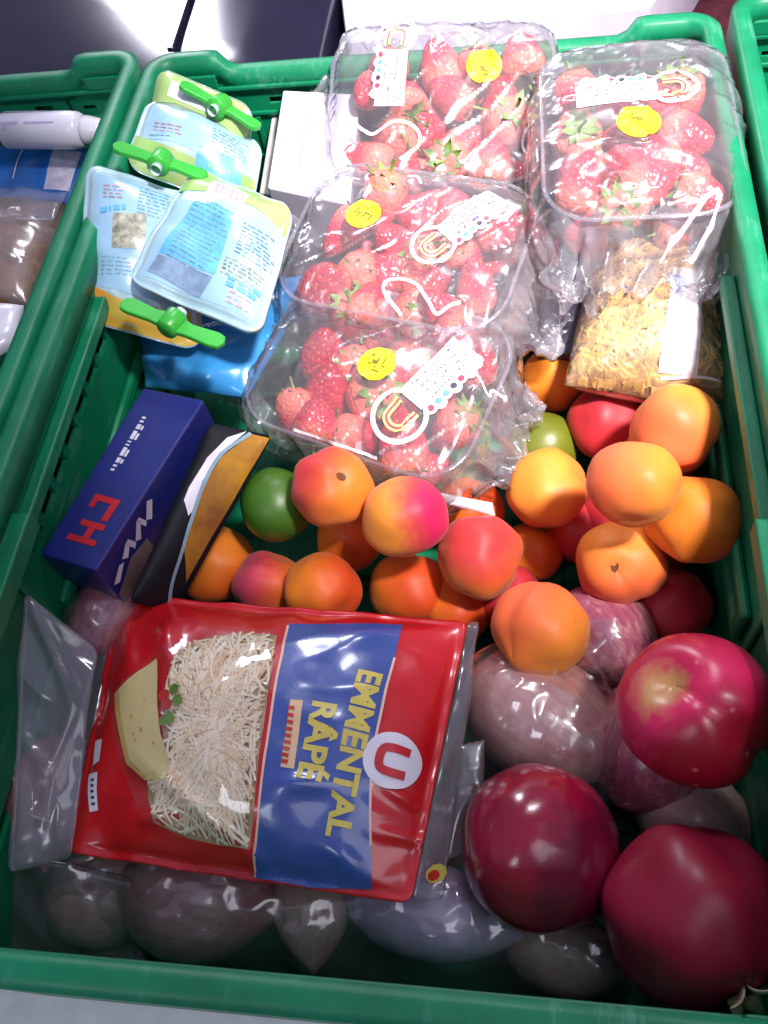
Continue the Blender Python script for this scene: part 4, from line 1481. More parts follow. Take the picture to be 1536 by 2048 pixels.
lines_of_print(pk, pr, (0.0521, 0.0572), Vector((0.0751, 0.0582)) - Vector((0.0521, 0.0572)), Vector((0.0520, 0.0711)) - Vector((0.0521, 0.0572)), 5, 0.024, 'pouch_olive', 16, th=0.0013)
lines_of_print(pk, pr, (0.0575, 0.0684), Vector((0.0746, 0.0681)) - Vector((0.0575, 0.0684)), Vector((0.0574, 0.0783)) - Vector((0.0575, 0.0684)), 2, 0.02, 'pouch_mid', 17, th=0.0028, gap=0.004)
lines_of_print(pk, pr, (0.0604, 0.0762), Vector((0.0721, 0.0763)) - Vector((0.0604, 0.0762)), Vector((0.0598, 0.0849)) - Vector((0.0604, 0.0762)), 3, 0.013, 'pouch_red', 18, th=0.0016, gap=0.003)
lines_of_print(pk, pr, (0.0188, 0.0264), Vector((0.0464, 0.0301)) - Vector((0.0188, 0.0264)), Vector((0.0177, 0.0733)) - Vector((0.0188, 0.0264)), 15, 0.030, 'pouch_dark', 19, th=0.0006, gap=0.0031)

# ---- blue plastic pack under the pouches
M['blue_pack'] = solid('blue_pack_plastic', (0.035, 0.24, 0.55), 0.22, var=0.25, scale=18.0, coat=0.6, bump=0.25, bscale=40.0)
bp_ = Pack([(-0.1886, 0.1047, 0.1260), (-0.0648, 0.1448, 0.1280), (-0.1013, 0.0416, 0.1180), (-0.1738, 0.0530, 0.1160)], 0.012, seed=6, wrinkle=0.0022, p=2.2, creases=[(*(0.0011, 0.0528), *(0.0196, 0.0829), 0.004, 0.006), (*(0.0468, 0.0773), *(0.0881, 0.0696), 0.004, 0.008)])
br = wempty('blue_packet', tuple(bp_.q[3]))
tag(br, 'shiny sky blue plastic packet under the pouches', 'packet')
bp_.skin('packet_film', M['blue_pack'], br, 44, 36)


# ---- cartons
def carton(name, label, cat, quad, height, mat, bev=0.0012, side_mat=None):
    """a straight carton: its top face given by four corners, its sides going down along the face normal"""
    q = [Vector(v) for v in quad]
    n = (q[2] - q[0]).cross(q[3] - q[1]).normalized()
    if n.z < 0: n = -n
    low = [v - n * height for v in q]
    c = sum(low, Vector()) / 4
    root = wempty(name, tuple(c))
    tag(root, label, cat)
    o = mesh('carton', q + low, [(3, 2, 1, 0), (4, 5, 6, 7), (0, 1, 5, 4), (1, 2, 6, 5), (2, 3, 7, 6), (3, 0, 4, 7)], mat, root, smooth=False)
    bevel(o, bev)
    return q, low, n, root


def face(q0, q1, q3, n, lift):
    """flat mapping on a carton face: (u, v) in 0..1 from corner q0 towards q1 and q3"""
    return lambda u, v: q0 + (q1 - q0) * u + (q3 - q0) * v + n * lift


M['navy'] = solid('navy_carton', (0.010, 0.018, 0.165), 0.4, var=0.1, scale=20.0, coat=0.2)
M['navy_red'] = solid('carton_red_ink', (0.48, 0.008, 0.02), 0.45, var=0.1)
M['navy_white'] = solid('carton_white_ink', (0.60, 0.60, 0.70), 0.45, var=0.1)
M['carton_brown'] = solid('carton_brown_picture', (0.17, 0.11, 0.11), 0.5, var=0.3, scale=40.0)
q, low, n, nr = carton('navy_carton', 'long navy blue carton with red writing beside the left wall', 'carton', [(-0.1572, 0.0262, 0.1480), (-0.1158, 0.0157, 0.1480), (-0.1531, -0.1011, 0.1480), (-0.1888, -0.0913, 0.1480)], 0.058, M['navy'])
tf = face(q[3], q[0], q[2], n, 0.0004)      # u from the near end to the far end, v from left to right
# red maker's mark near the front end, drawn as bold strokes
glyph = [[(0.330, 0.30), (0.362, 0.30), (0.362, 0.76), (0.330, 0.76)], [(0.290, 0.30), (0.329, 0.30), (0.329, 0.40), (0.290, 0.40)], [(0.238, 0.62), (0.329, 0.64), (0.329, 0.76), (0.238, 0.74)],
         [(0.190, 0.34), (0.222, 0.34), (0.222, 0.76), (0.190, 0.76)], [(0.137, 0.50), (0.189, 0.50), (0.189, 0.62), (0.137, 0.62)], [(0.105, 0.26), (0.136, 0.26), (0.136, 0.76), (0.105, 0.76)]]
for k, g_ in enumerate(glyph):
    poly('red_stroke', g_, tf, M['navy_red'], nr, 0)
rnd = random.Random(3)
wq, u = [], 0.50
while u < 0.84:
    l = rnd.choice((0.008, 0.012, 0.03, 0.05))
    wq.append([(u, 0.30), (u + l, 0.30), (u + l, 0.37), (u, 0.37)])
    if l > 0.02:
        wq.append([(u, 0.385), (u + l * 0.8, 0.385), (u + l * 0.8, 0.43), (u, 0.43)])
    u += l + 0.012
polys('white_lettering', wq, tf, M['navy_white'], nr, 0)
nside = (q[1] - q[2]).cross(low[2] - q[2]).normalized()
if nside.x < 0: nside = -nside
sf = face(q[2], q[1], low[2], nside, 0.0005)   # u near to far, v down
polys('zigzag_print', [[(0.02, 0.36), (0.10, 0.26), (0.13, 0.30), (0.05, 0.42)], [(0.13, 0.25), (0.19, 0.16), (0.215, 0.20), (0.16, 0.32)], [(0.19, 0.16), (0.215, 0.15), (0.24, 0.30), (0.215, 0.34)],
                       [(0.24, 0.28), (0.30, 0.12), (0.325, 0.16), (0.27, 0.34)], [(0.30, 0.12), (0.325, 0.11), (0.35, 0.26), (0.33, 0.30)], [(0.35, 0.24), (0.41, 0.08), (0.44, 0.14), (0.38, 0.32)]], sf, M['navy_white'], nr, 0)
polys('brown_picture', [[(0.005, 0.52), (0.17, 0.36), (0.30, 0.42), (0.30, 0.97), (0.005, 0.97)]], sf, M['carton_brown'], nr, 0)

# ---- black pack with an amber window
M['black_card'] = solid('black_sleeve', (0.007, 0.007, 0.012), 0.6, var=0.2, spec=0.25)
M['white_card'] = solid('white_sleeve_print', (0.70, 0.66, 0.74), 0.4, var=0.05)
M['blue_line'] = solid('blue_grey_line', (0.22, 0.33, 0.42), 0.4)
M['amber'] = solid('amber_food', (0.36, 0.17, 0.014), 0.3, var=0.25, scale=26.0, coat=0.4, col2=(0.16, 0.05, 0.02))
kb = Pack([(-0.1147, 0.0087, 0.1350), (-0.0820, 0.0152, 0.1120), (-0.1302, -0.0959, 0.0880), (-0.1451, -0.1052, 0.1180)], 0.006, seed=12, wrinkle=0.0005, p=4.0, rnd=0.005)
kr = wempty('black_sleeved_pack', tuple(kb.q[3]))
tag(kr, 'black sleeved food pack with white and amber stripes beside the lime', 'food pack')
kb.skin('sleeve', M['black_card'], kr, 40, 50)
poly('amber_window', [(0.0231, 0.0024), (0.0356, 0.0021), (0.0329, 0.0276), (0.0322, 0.0470), (0.0308, 0.0738), (0.0303, 0.0930), (0.0302, 0.1029), (0.0146, 0.0810), (0.0120, 0.0616), (0.0095, 0.0419), (0.0119, 0.0222)], kb.at_lift(0.0010), M['amber'], kr, 0.003)
polys('blue_line', strip_pts(spline([(0.0231, 0.0017), (0.0112, 0.0199), (0.0089, 0.0403), (0.0112, 0.0618), (0.0146, 0.0810), (0.0204, 0.1061), (0.0288, 0.1200)], 5), 0.0024), kb.at_lift(0.0016), M['blue_line'], kr)
poly('white_stripe', [(0.0207, 0.0008), (0.0107, 0.0083), (0.0045, 0.0241), (0.0022, 0.0454), (0.0025, 0.0538), (0.0087, 0.0630), (0.0098, 0.0601), (0.0076, 0.0396), (0.0101, 0.0192)], kb.at_lift(0.0013), M['white_card'], kr)

# ---- pale case behind the crates
q, low, n, wb = carton('white_case', 'pale lilac white case behind the strawberry punnets', 'case', [(-0.1326, 0.7212, 0.1180), (0.3179, 0.7361, 0.1180), (0.1766, 0.4581, 0.1180), (-0.0815, 0.4415, 0.1180)], 0.116, M['lilac_white'], 0.004)

# ---- white cartons at the back
M['white_box'] = solid('white_carton', (0.60, 0.56, 0.64), 0.5, var=0.05)
M['cream_box'] = solid('cream_carton', (0.55, 0.50, 0.48), 0.5, var=0.08)
M['grey_ink'] = solid('grey_ink', (0.32, 0.29, 0.36), 0.5)
q, low, n, wr_ = carton('white_carton', 'white carton with faint grey print between pouches and punnets', 'carton', [(-0.1004, 0.2802, 0.1760), (-0.0435, 0.2752, 0.1720), (-0.0420, 0.1732, 0.1580), (-0.0992, 0.1853, 0.1660)], 0.09, M['white_box'])
tf = face(q[0], q[1], q[3], n, 0.0004)
rnd = random.Random(8)
for k, (u0, v0, v1) in enumerate(((0.33, 0.28, 0.74), (0.40, 0.18, 0.38))):
    L, v = [], v0
    while v < v1:
        l = rnd.uniform(0.01, 0.03)
        L.append([(u0, v), (u0 + 0.035, v), (u0 + 0.035, v + l), (u0, v + l)])
        v += l + 0.008
    polys('grey_print', L, tf, M['grey_ink'], wr_, 0)
q, low, n, cr_ = carton('cream_carton', 'narrow cream carton tucked under the white carton', 'carton', [(-0.1171, 0.2955, 0.1500), (-0.0949, 0.2913, 0.1500), (-0.0940, 0.2042, 0.1400), (-0.1167, 0.2140, 0.1400)], 0.08, M['cream_box'])
M['violet_box'] = solid('dark_violet_carton', (0.035, 0.028, 0.06), 0.35, var=0.2, coat=0.3)
M['rose_box'] = solid('rose_carton', (0.36, 0.24, 0.25), 0.5, var=0.1)
q, low, n, vr_ = carton('violet_carton', 'dark violet carton standing between pasta bag and punnets', 'carton', [(0.0883, 0.1349, 0.1300), (0.1113, 0.1336, 0.1280), (0.1093, 0.0790, 0.1100), (0.0836, 0.0821, 0.1120)], 0.10, M['violet_box'])
bar('edge_fold', q[0] * 0.55 + q[1] * 0.45 - Vector(vr_.location), q[3] * 0.55 + q[2] * 0.45 - Vector(vr_.location), 0.0012, 0.0006, M['white_card'], None, n, 0.0002)
eo = bpy.data.objects['edge_fold']
eo.parent = vr_
q, low, n, rr_ = carton('rose_carton', 'rose brown carton behind the apricots, mostly hidden by punnets', 'carton', [(0.0674, 0.1686, 0.0900), (0.0868, 0.1652, 0.0900), (0.0782, 0.1202, 0.0750), (0.0574, 0.1208, 0.0750)], 0.09, M['rose_box'])

# ---- pasta bag
M['pasta'] = solid('golden_pasta', (0.52, 0.32, 0.12), 0.42, var=0.3, scale=60.0)
M['pasta_core'] = solid('pasta_mass', (0.46, 0.27, 0.10), 0.6, var=0.4, scale=90.0, bump=0.8, bscale=150.0)
M['label_strip'] = see_through_print('label_strip', (0.88, 0.82, 0.88), 0.68)
pb = Pack([(0.1190, 0.1608, 0.1220), (0.1957, 0.1494, 0.1220), (0.1933, 0.0313, 0.1120), (0.0985, 0.0497, 0.1160)], 0.036, seed=14, wrinkle=0.0016, p=2.6)
pr_ = wempty('pasta_bag', (*(sum(pb.q, Vector()) / 4).xy, pb.q[2].z - 0.03))
tag(pr_, 'clear bag of short golden pasta at the right wall', 'pasta bag')
core = Pack([(0.1190, 0.1608, 0.1220), (0.1957, 0.1494, 0.1220), (0.1933, 0.0313, 0.1120), (0.0985, 0.0497, 0.1160)], 0.0325, seed=14, wrinkle=0.0016, p=2.6)
core.skin('pasta_mass', M['pasta_core'], pr_, 40, 40)
rnd = random.Random(21)
vs, fs = [], []
for k in range(1900):
    a, b = rnd.uniform(0.03, 0.97) * pb.W, rnd.uniform(0.03, 0.97) * pb.H
    ang, L = rnd.uniform(0, 6.283), rnd.uniform(0.007, 0.013)
    bend = rnd.uniform(-2.2, 2.2)
    z = rnd.uniform(-0.0032, -0.0008)
    p0 = Vector((a, b))
    base = len(vs)
    hd = ang
    tilt = rnd.uniform(-0.15, 0.15)
    for i in range(5):
        t = Vector((math.cos(hd), math.sin(hd)))
        nn = Vector((-t.y, t.x)) * 0.0012
        zz = z + tilt * (i - 2) * L / 5
        vs += [pb.top(p0.x + nn.x, p0.y + nn.y, zz), pb.top(p0.x, p0.y, zz + 0.0016), pb.top(p0.x - nn.x, p0.y - nn.y, zz)]
        p0 = p0 + t * (L / 4)
        p0.x = min(max(p0.x, 0.001), pb.W - 0.001)
        p0.y = min(max(p0.y, 0.001), pb.H - 0.001)
        hd += bend / 4
    for i in range(4):
        j = base + i * 3
        fs += [(j, j + 1, j + 4, j + 3), (j + 1, j + 2, j + 5, j + 4)]
ps = mesh('pasta_pieces', vs, fs, M['pasta'], pr_)
ps['kind'] = 'stuff'
pb.skin('bag_film', M['pasta_film'], pr_, 50, 50)
poly('label_strip', [(0.0528, 0.0460), (0.0702, 0.0412), (0.0683, 0.1090), (0.0482, 0.1102), (0.0494, 0.0818)], pb.at_lift(0.0012), M['label_strip'], pr_)
poly('blue_patch', [(0.0505, 0.0533), (0.0591, 0.0516), (0.0585, 0.0652), (0.0505, 0.0664)], pb.at_lift(0.0018), solid('pale_blue_patch', (0.45, 0.52, 0.85), 0.4), pr_)
polys('seal_crease', strip_pts([(0.0499, 0.1121), (0.0815, 0.1072)], 0.0012), pb.at_lift(0.0016), M['white_print'], pr_, 0.004)

# ------------------------------------------------------------------ loose fruit
RIGHT, UPW, TOW = Vector((1, 0, 0)), Vector((0, 0.86, 0.51)), Vector((0.05, -0.50, 0.86))


def dirv(r, u, t):
    return (RIGHT * r + UPW * u + TOW * t).normalized()


def orient(stem, blush):
    z = stem.normalized()
    x = (blush - z * blush.dot(z)).normalized()
    y = z.cross(x)
    return Matrix((x, y, z)).transposed()


def round_fruit(name, seed, nu=40, nv=28, groove=0.05, dimple=0.10, flat=0.96, lump=0.03, dw=0.30, tip=0.0):
    """unit-radius stone fruit: suture groove along +X, stem dimple at +Z, small point at -Z"""
    vs, fs = [], []
    for j in range(nv + 1):
        th = math.pi * j / nv
        for i in range(nu):
            ph = 2 * math.pi * i / nu
            d = Vector((math.sin(th) * math.cos(ph), math.sin(th) * math.sin(ph), math.cos(th)))
            r = 1 + lump * noise.noise(d * 1.4 + Vector((seed * 5.1, 0, 0)))
            a = math.atan2(math.sin(ph - 0.4), math.cos(ph - 0.4))
            r -= groove * math.exp(-(a / 0.22) ** 2) * math.sin(th) ** 0.7
            r -= dimple * math.exp(-(th / dw) ** 2)
            r += tip * math.exp(-((math.pi - th) / 0.25) ** 2)
            vs.append((d.x * r, d.y * r, d.z * r * flat))
    for j in range(nv):
        for i in range(nu):
            fs.append((j * nu + i, j * nu + (i + 1) % nu, (j + 1) * nu + (i + 1) % nu, (j + 1) * nu + i))
    me = bpy.data.meshes.new(name)
    me.from_pydata(vs, [], fs)
    bm = bmesh.new()
    bm.from_mesh(me)
    bmesh.ops.remove_doubles(bm, verts=bm.verts[:], dist=1e-4)
    bmesh.ops.recalc_face_normals(bm, faces=bm.faces[:])
    bm.to_mesh(me)
    bm.free()
    me.polygons.foreach_set('use_smooth', [True] * len(me.polygons))
    return me


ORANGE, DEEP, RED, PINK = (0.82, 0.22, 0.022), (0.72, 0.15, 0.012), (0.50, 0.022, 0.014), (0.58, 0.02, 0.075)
FR = {
    'plain': fruit_skin('apricot_orange', (0.88, 0.275, 0.034), (0.84, 0.150, 0.045), 0.45, 0.95, 0.48, spec=0.35, sheen=0.06, spots=0.35, spot_col=(0.50, 0.10, 0.02), spot_scale=4.2),
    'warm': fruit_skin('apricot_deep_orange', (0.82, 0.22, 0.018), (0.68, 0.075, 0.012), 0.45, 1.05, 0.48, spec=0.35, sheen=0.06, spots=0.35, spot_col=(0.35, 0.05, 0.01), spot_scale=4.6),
    'blush': fruit_skin('apricot_blushed', ORANGE, (0.62, 0.07, 0.03), 0.55, 0.90, 0.5, (0.60, 0.045, 0.045), spec=0.35, sheen=0.10, spots=0.3, spot_col=(0.35, 0.04, 0.02), spot_scale=4.4),
    'half': fruit_skin('apricot_half_crimson', (0.80, 0.26, 0.03), (0.60, 0.05, 0.05), 0.62, 0.86, 0.5, (0.62, 0.015, 0.09), spec=0.35, sheen=0.10, spots=0.3, spot_col=(0.35, 0.04, 0.02), spot_scale=4.4),
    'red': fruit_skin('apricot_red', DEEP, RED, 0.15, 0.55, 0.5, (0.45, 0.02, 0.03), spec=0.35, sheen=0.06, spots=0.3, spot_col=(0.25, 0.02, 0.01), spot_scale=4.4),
    'pinkside': fruit_skin('apricot_pink_cheeked', DEEP, (0.60, 0.05, 0.05), 0.5, 0.85, 0.5, (0.55, 0.05, 0.10), spec=0.35, sheen=0.10, spots=0.3, spot_col=(0.35, 0.04, 0.02), spot_scale=4.4),
}
APR = [round_fruit('apricot', s, lump=0.11, flat=0.97 - 0.03 * (s % 2), groove=0.055 + 0.015 * (s % 2), tip=0.05 * (s % 2), dimple=0.13) for s in range(6)]
M['scar'] = solid('stem_scar', (0.16, 0.05, 0.01), 0.8, var=0.3)


def scar(parent, r, z):
    vs = [(0, 0, z - 0.02)] + [(r * (1 + 0.25 * nz(k, 1.3)) * math.cos(k * 0.6283), r * 0.7 * math.sin(k * 0.6283), z) for k in range(10)]
    return mesh('stem_scar', vs, [(0, 1 + k, 1 + (k + 1) % 10) for k in range(10)], M['scar'], parent)


def fruit(name, label, cat, me, mat, loc, r, stem, blush, group=None, scl=(1, 1, 1)):
    o = bpy.data.objects.new(name, me)
    COL.objects.link(o)
    if not me.materials:
        me.materials.append(mat)
    o.material_slots[0].link = 'OBJECT'
    o.material_slots[0].material = mat
    mw = orient(stem, blush).to_4x4()
    o.matrix_world = Matrix.Translation(loc) @ mw @ Matrix.Diagonal((r * scl[0], r * scl[1], r * scl[2], 1))
    tag(o, label, cat, group)
    return o


G = 'apricots heaped in the crate'
APRICOTS = [
    ('a', (0.0942, 0.0852, 0.0775), 0.0222, 'warm', (-.3, -.6, .5), (.3, -.8, .2), 'orange apricot half hidden behind the front punnet, next to the pasta bag'),
    ('b', (0.1266, 0.0499, 0.0791), 0.0245, 'red', (-.4, .6, .5), (.3, -.2, .9), 'dark red apricot just below the pasta bag'),
    ('c', (0.1588, 0.0056, 0.1281), 0.0257, 'plain', (.8, -.5, .3), (-.9, -.1, .2), 'brightly sunlit yellow apricot at the top right of the heap'),
    ('d', (0.1309, -0.0461, 0.1508), 0.0236, 'plain', (-.1, -.9, .3), (-.9, -.2, .1), 'sunlit pale apricot lying uppermost on the right heap'),
    ('e', (0.0891, -0.0018, 0.0780), 0.0255, 'plain', (.8, .4, .4), (.9, -.2, -.2), 'light orange apricot with a shaded right side next to the green olive fruit'),
    ('f', (0.1670, -0.0440, 0.1120), 0.0258, 'warm', (.3, .8, -.3), (.4, -.6, -.3), 'large orange apricot against the right wall of the crate'),
    ('g', (0.1300, -0.0559, 0.0804), 0.0253, 'plain', (-.28, .0, .96), (.1, -1, 0), 'yellow apricot showing its dark stem hole, above the nectarine'),
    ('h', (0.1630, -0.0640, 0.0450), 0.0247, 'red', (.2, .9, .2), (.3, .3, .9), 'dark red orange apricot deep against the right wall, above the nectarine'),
    ('i', (-0.0375, -0.0265, 0.1168), 0.0240, 'blush', (.40, .26, .88), (-.9, .4, .1), 'pinkish orange apricot with a dark stem hole, right of the lime'),
    ('j', (0.0067, -0.0459, 0.1162), 0.0250, 'half', (-.2, .9, .2), (1, .15, .12), 'apricot half orange and half crimson in the middle of the heap'),
    ('k', (0.0492, -0.0535, 0.0838), 0.0255, 'blush', (.9, -.2, .1), (-.85, .5, .3), 'apricot with crimson left cheek, right of the half crimson one'),
    ('l', (0.0795, -0.0227, 0.0341), 0.0203, 'warm', (.3, .9, .1), (.9, -.2, 0), 'small orange apricot wedged low in the middle of the heap'),
    ('m', (-0.1292, -0.0397, 0.0399), 0.0260, 'warm', (-.6, .1, -.7), (.6, -.7, .1), 'leftmost deep orange apricot beside the black sleeved pack'),
    ('n', (-0.0871, -0.0604, 0.0528), 0.0235, 'pinkside', (.3, .9, .1), (-.9, -.2, .3), 'apricot with a pink left cheek, second from the left in the front row'),
    ('o', (-0.0464, -0.0719, 0.0718), 0.0235, 'warm', (.1, -.9, .3), (.8, .3, -.1), 'orange apricot touching the cheese bag, third from the left in the front row'),
    ('p', (0.0029, -0.0560, 0.0430), 0.0257, 'warm', (.1, .9, -.2), (.2, -.7, .4), 'deep orange apricot behind the blue band of the cheese bag'),
    ('q', (-0.0378, -0.0223, 0.0500), 0.0228, 'warm', (.2, .9, .1), (.2, -.9, .1), 'shadowed orange apricot behind the front row, right of the lime'),
    ('r', (0.0839, -0.1045, 0.0950), 0.0265, 'plain', (.5, .6, -.5), (-.2, .9, -.2), 'plain light orange apricot in front of the heap, on the bagged bulbs'),
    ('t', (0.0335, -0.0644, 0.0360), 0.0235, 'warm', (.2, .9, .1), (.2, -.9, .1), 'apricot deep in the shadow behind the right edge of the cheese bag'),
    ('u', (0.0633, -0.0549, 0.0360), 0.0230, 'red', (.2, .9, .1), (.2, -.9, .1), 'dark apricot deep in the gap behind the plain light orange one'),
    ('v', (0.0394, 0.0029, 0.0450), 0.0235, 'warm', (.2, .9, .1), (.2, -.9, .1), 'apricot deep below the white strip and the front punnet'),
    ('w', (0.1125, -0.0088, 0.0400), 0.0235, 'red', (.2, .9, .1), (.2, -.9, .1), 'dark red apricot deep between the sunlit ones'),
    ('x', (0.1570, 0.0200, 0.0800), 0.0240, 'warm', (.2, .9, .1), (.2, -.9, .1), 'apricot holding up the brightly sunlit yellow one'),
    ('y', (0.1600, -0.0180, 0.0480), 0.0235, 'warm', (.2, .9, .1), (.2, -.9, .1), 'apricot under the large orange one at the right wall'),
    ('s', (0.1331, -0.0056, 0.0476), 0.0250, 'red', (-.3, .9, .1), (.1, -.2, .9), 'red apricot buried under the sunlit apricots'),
]
for k, (key, loc, r, mt, st, bl, lab) in enumerate(APRICOTS):
    o = fruit('apricot', lab, 'apricot', APR[k % 6], FR[mt], loc, r, dirv(*st), dirv(*bl), G)
    if key in 'gi':
        scar(o, 0.13, 0.872)
    if key in 'bm':
        scar(o, 0.05, 0.86)

FR['lime'] = fruit_skin('lime_peel', (0.032, 0.115, 0.010), (0.055, 0.14, 0.014), 0.3, 1.0, 0.38, spec=0.45, fine=30.0, spots=0.25, spot_col=(0.10, 0.26, 0.03), spot_scale=14.0)
FR['olive'] = fruit_skin('olive_peel', (0.15, 0.165, 0.010), (0.11, 0.13, 0.010), 0.3, 1.0, 0.38, spec=0.45, fine=30.0)
LIME = round_fruit('lime', 9, groove=0.0, dimple=0.03, flat=1.06, lump=0.03, tip=0.04)
fruit('lime', 'dark green lime left of the pinkish apricot', 'lime', LIME, FR['lime'], (-0.0798, -0.0210, 0.0880), 0.0225, dirv(.3, -.9, .2), dirv(.8, .3, .2))
fruit('lime', 'olive green lime half hidden between front punnet and apricots', 'lime', LIME, FR['olive'], (0.0857, 0.0415, 0.0620), 0.0235, dirv(.9, .2, .2), dirv(.1, .9, .2))
fruit('lime', 'bit of green lime showing between middle and right punnets', 'lime', LIME, FR['lime'], (0.0741, 0.1975, 0.1250), 0.0175, dirv(.3, .9, .2), dirv(.8, .3, .2))
FR['plum'] = fruit_skin('dark_plum_skin', (0.06, 0.004, 0.012), (0.10, 0.006, 0.02), 0.3, 1.0, 0.25, spec=0.5)
PLUM = round_fruit('plum', 6, groove=0.03, dimple=0.06, flat=1.05)
fruit('plum', 'dark maroon plum under the back strawberry punnet', 'plum', PLUM, FR['plum'], (0.0747, 0.2507, 0.1200), 0.0215, dirv(.3, .9, .2), dirv(.8, .3, .2))

# nectarine and the two big dark red fruits
FR['nect'] = fruit_skin('nectarine_skin', (0.42, 0.012, 0.045), (0.62, 0.02, 0.10), 0.35, 0.85, 0.30, (0.30, 0.006, 0.02), spots=0.5, spot_col=(0.78, 0.25, 0.22), spot_scale=3.2, spec=0.5, pole=((0.50, 0.26, 0.09), 0.25, 0.36))
FR['dark'] = fruit_skin('dark_red_gloss_skin', (0.18, 0.004, 0.026), (0.33, 0.007, 0.036), 0.35, 0.9, 0.20, (0.17, 0.004, 0.03), spec=0.6, coat=0.35, sss=0.05)
FR['dull'] = fruit_skin('dull_crimson_skin', (0.32, 0.012, 0.046), (0.24, 0.007, 0.028), 0.3, 0.9, 0.38, spec=0.4, sss=0.05)
M['dry'] = solid('dry_sepal', (0.50, 0.40, 0.26), 0.6, var=0.25, scale=120.0)
M['pink_scar'] = solid('pink_scar', (0.42, 0.10, 0.10), 0.55, var=0.3, scale=120.0)
NECT = round_fruit('nectarine', 3, 56, 40, groove=0.10, dimple=0.30, flat=0.93, lump=0.05, dw=0.38)
o = fruit('nectarine', 'bright crimson nectarine with a tan stem hollow by the right wall', 'nectarine', NECT, FR['nect'], (0.1530, -0.1600, 0.1350), 0.0355, dirv(-.50, .52, .62), dirv(.3, -.6, .7))
scar(o, 0.06, 0.66)


def crown(parent, n, base_r, length, curl, mat, seed, z0, w=0.5):
    """a ring of dry pointed sepals"""
    rnd = random.Random(seed)
    for k in range(n):
        a = 2 * math.pi * (k + rnd.uniform(-0.15, 0.15)) / n
        d, t = Vector((math.cos(a), math.sin(a), 0)), Vector((-math.sin(a), math.cos(a), 0))
        vs, fs = [], []
        L = length * rnd.uniform(0.7, 1.15)
        for q in range(6):
            f = q / 5
            c = d * (base_r + curl * L * f * f) + Vector((0, 0, z0 + L * f * (1 - 0.35 * f)))
            wq_ = base_r * w * (1 - f) ** 0.8
            vs += [c - t * wq_ + d * 0.02, c - d * 0.03 * (1 - f), c + t * wq_ + d * 0.02]
        for q in range(5):
            i = q * 3
            fs += [(i, i + 1, i + 4, i + 3), (i + 1, i + 2, i + 5, i + 4)]
        s_ = mesh('sepal', vs, fs, mat, parent)
        sm = s_.modifiers.new('thickness', 'SOLIDIFY')
        sm.thickness = 0.02


BIG = [round_fruit('red_fruit', 4, 56, 40, groove=0.02, dimple=0.06, flat=1.07, lump=0.05, dw=0.25), round_fruit('red_fruit', 7, 56, 40, groove=0.05, dimple=0.04, flat=0.98, lump=0.11, dw=0.25)]
o = fruit('red_fruit', 'glossy dark red oval fruit in front of the cheese bag corner', 'fruit', BIG[0], FR['dark'], (0.0835, -0.2172, 0.0900), 0.0385, dirv(-.52, .42, .70), dirv(.8, -.2, .5), 'big red fruit at the front')
sc_ = scar(o, 0.10, 1.022)
sc_.data.materials[0] = M['pink_scar']
o = fruit('red_fruit', 'dull crimson fruit with a pale dry crown in the front right corner', 'fruit', BIG[1], FR['dull'], (0.1497, -0.2440, 0.1050), 0.0392, dirv(.36, -.52, .76), dirv(.6, .5, .3), 'big red fruit at the front')
crown(o, 4, 0.13, 0.24, 0.9, M['dry'], 5, 0.94, 1.0)

# ------------------------------------------------------------------ bulbs in a clear bag
ON = {
    'pink': onion_skin('pink_bulb_skin', (0.46, 0.16, 0.16), (0.64, 0.34, 0.31), (0.78, 0.54, 0.47)),
    'purple': onion_skin('purple_bulb_skin', (0.20, 0.025, 0.09), (0.40, 0.10, 0.16), (0.66, 0.38, 0.32)),
    'brown': onion_skin('brown_bulb_skin', (0.30, 0.09, 0.12), (0.48, 0.22, 0.24), (0.62, 0.38, 0.38)),
    'lilac': onion_skin('lilac_bulb_skin', (0.48, 0.36, 0.60), (0.62, 0.50, 0.74), (0.74, 0.64, 0.82), 0.2),
    'grey': onion_skin('grey_bulb_skin', (0.42, 0.22, 0.22), (0.62, 0.40, 0.36), (0.78, 0.58, 0.52), 0.2),
}


def bulb_mesh():
    vs, fs = [], []
    prof = [(-1.0, 0.03), (-0.985, 0.10), (-0.93, 0.30), (-0.80, 0.58), (-0.55, 0.86), (-0.2, 1.0), (0.15, 0.97), (0.45, 0.80), (0.70, 0.54), (0.87, 0.30), (0.96, 0.14), (1.02, 0.08), (1.05, 0.05)]
    n = 28
    for x, r in prof:
        for k in range(n):
            a = 2 * math.pi * k / n
            q = 1 + 0.03 * math.cos(3 * a) + 0.03 * nz(x * 2, a)
            vs.append((x, r * q * math.cos(a), r * q * math.sin(a)))
    for i in range(len(prof) - 1):
        for k in range(n):
            fs.append((i * n + k, i * n + (k + 1) % n, (i + 1) * n + (k + 1) % n, (i + 1) * n + k))
    fs.append(tuple(range(n - 1, -1, -1)))
    fs.append(tuple((len(prof) - 1) * n + k for k in range(n)))
    me = bpy.data.meshes.new('bulb')
    me.from_pydata(vs, [], fs)
    bm = bmesh.new()
    bm.from_mesh(me)
    bmesh.ops.recalc_face_normals(bm, faces=bm.faces[:])
    bm.to_mesh(me)
    bm.free()
    me.polygons.foreach_set('use_smooth', [True] * len(me.polygons))
    return me


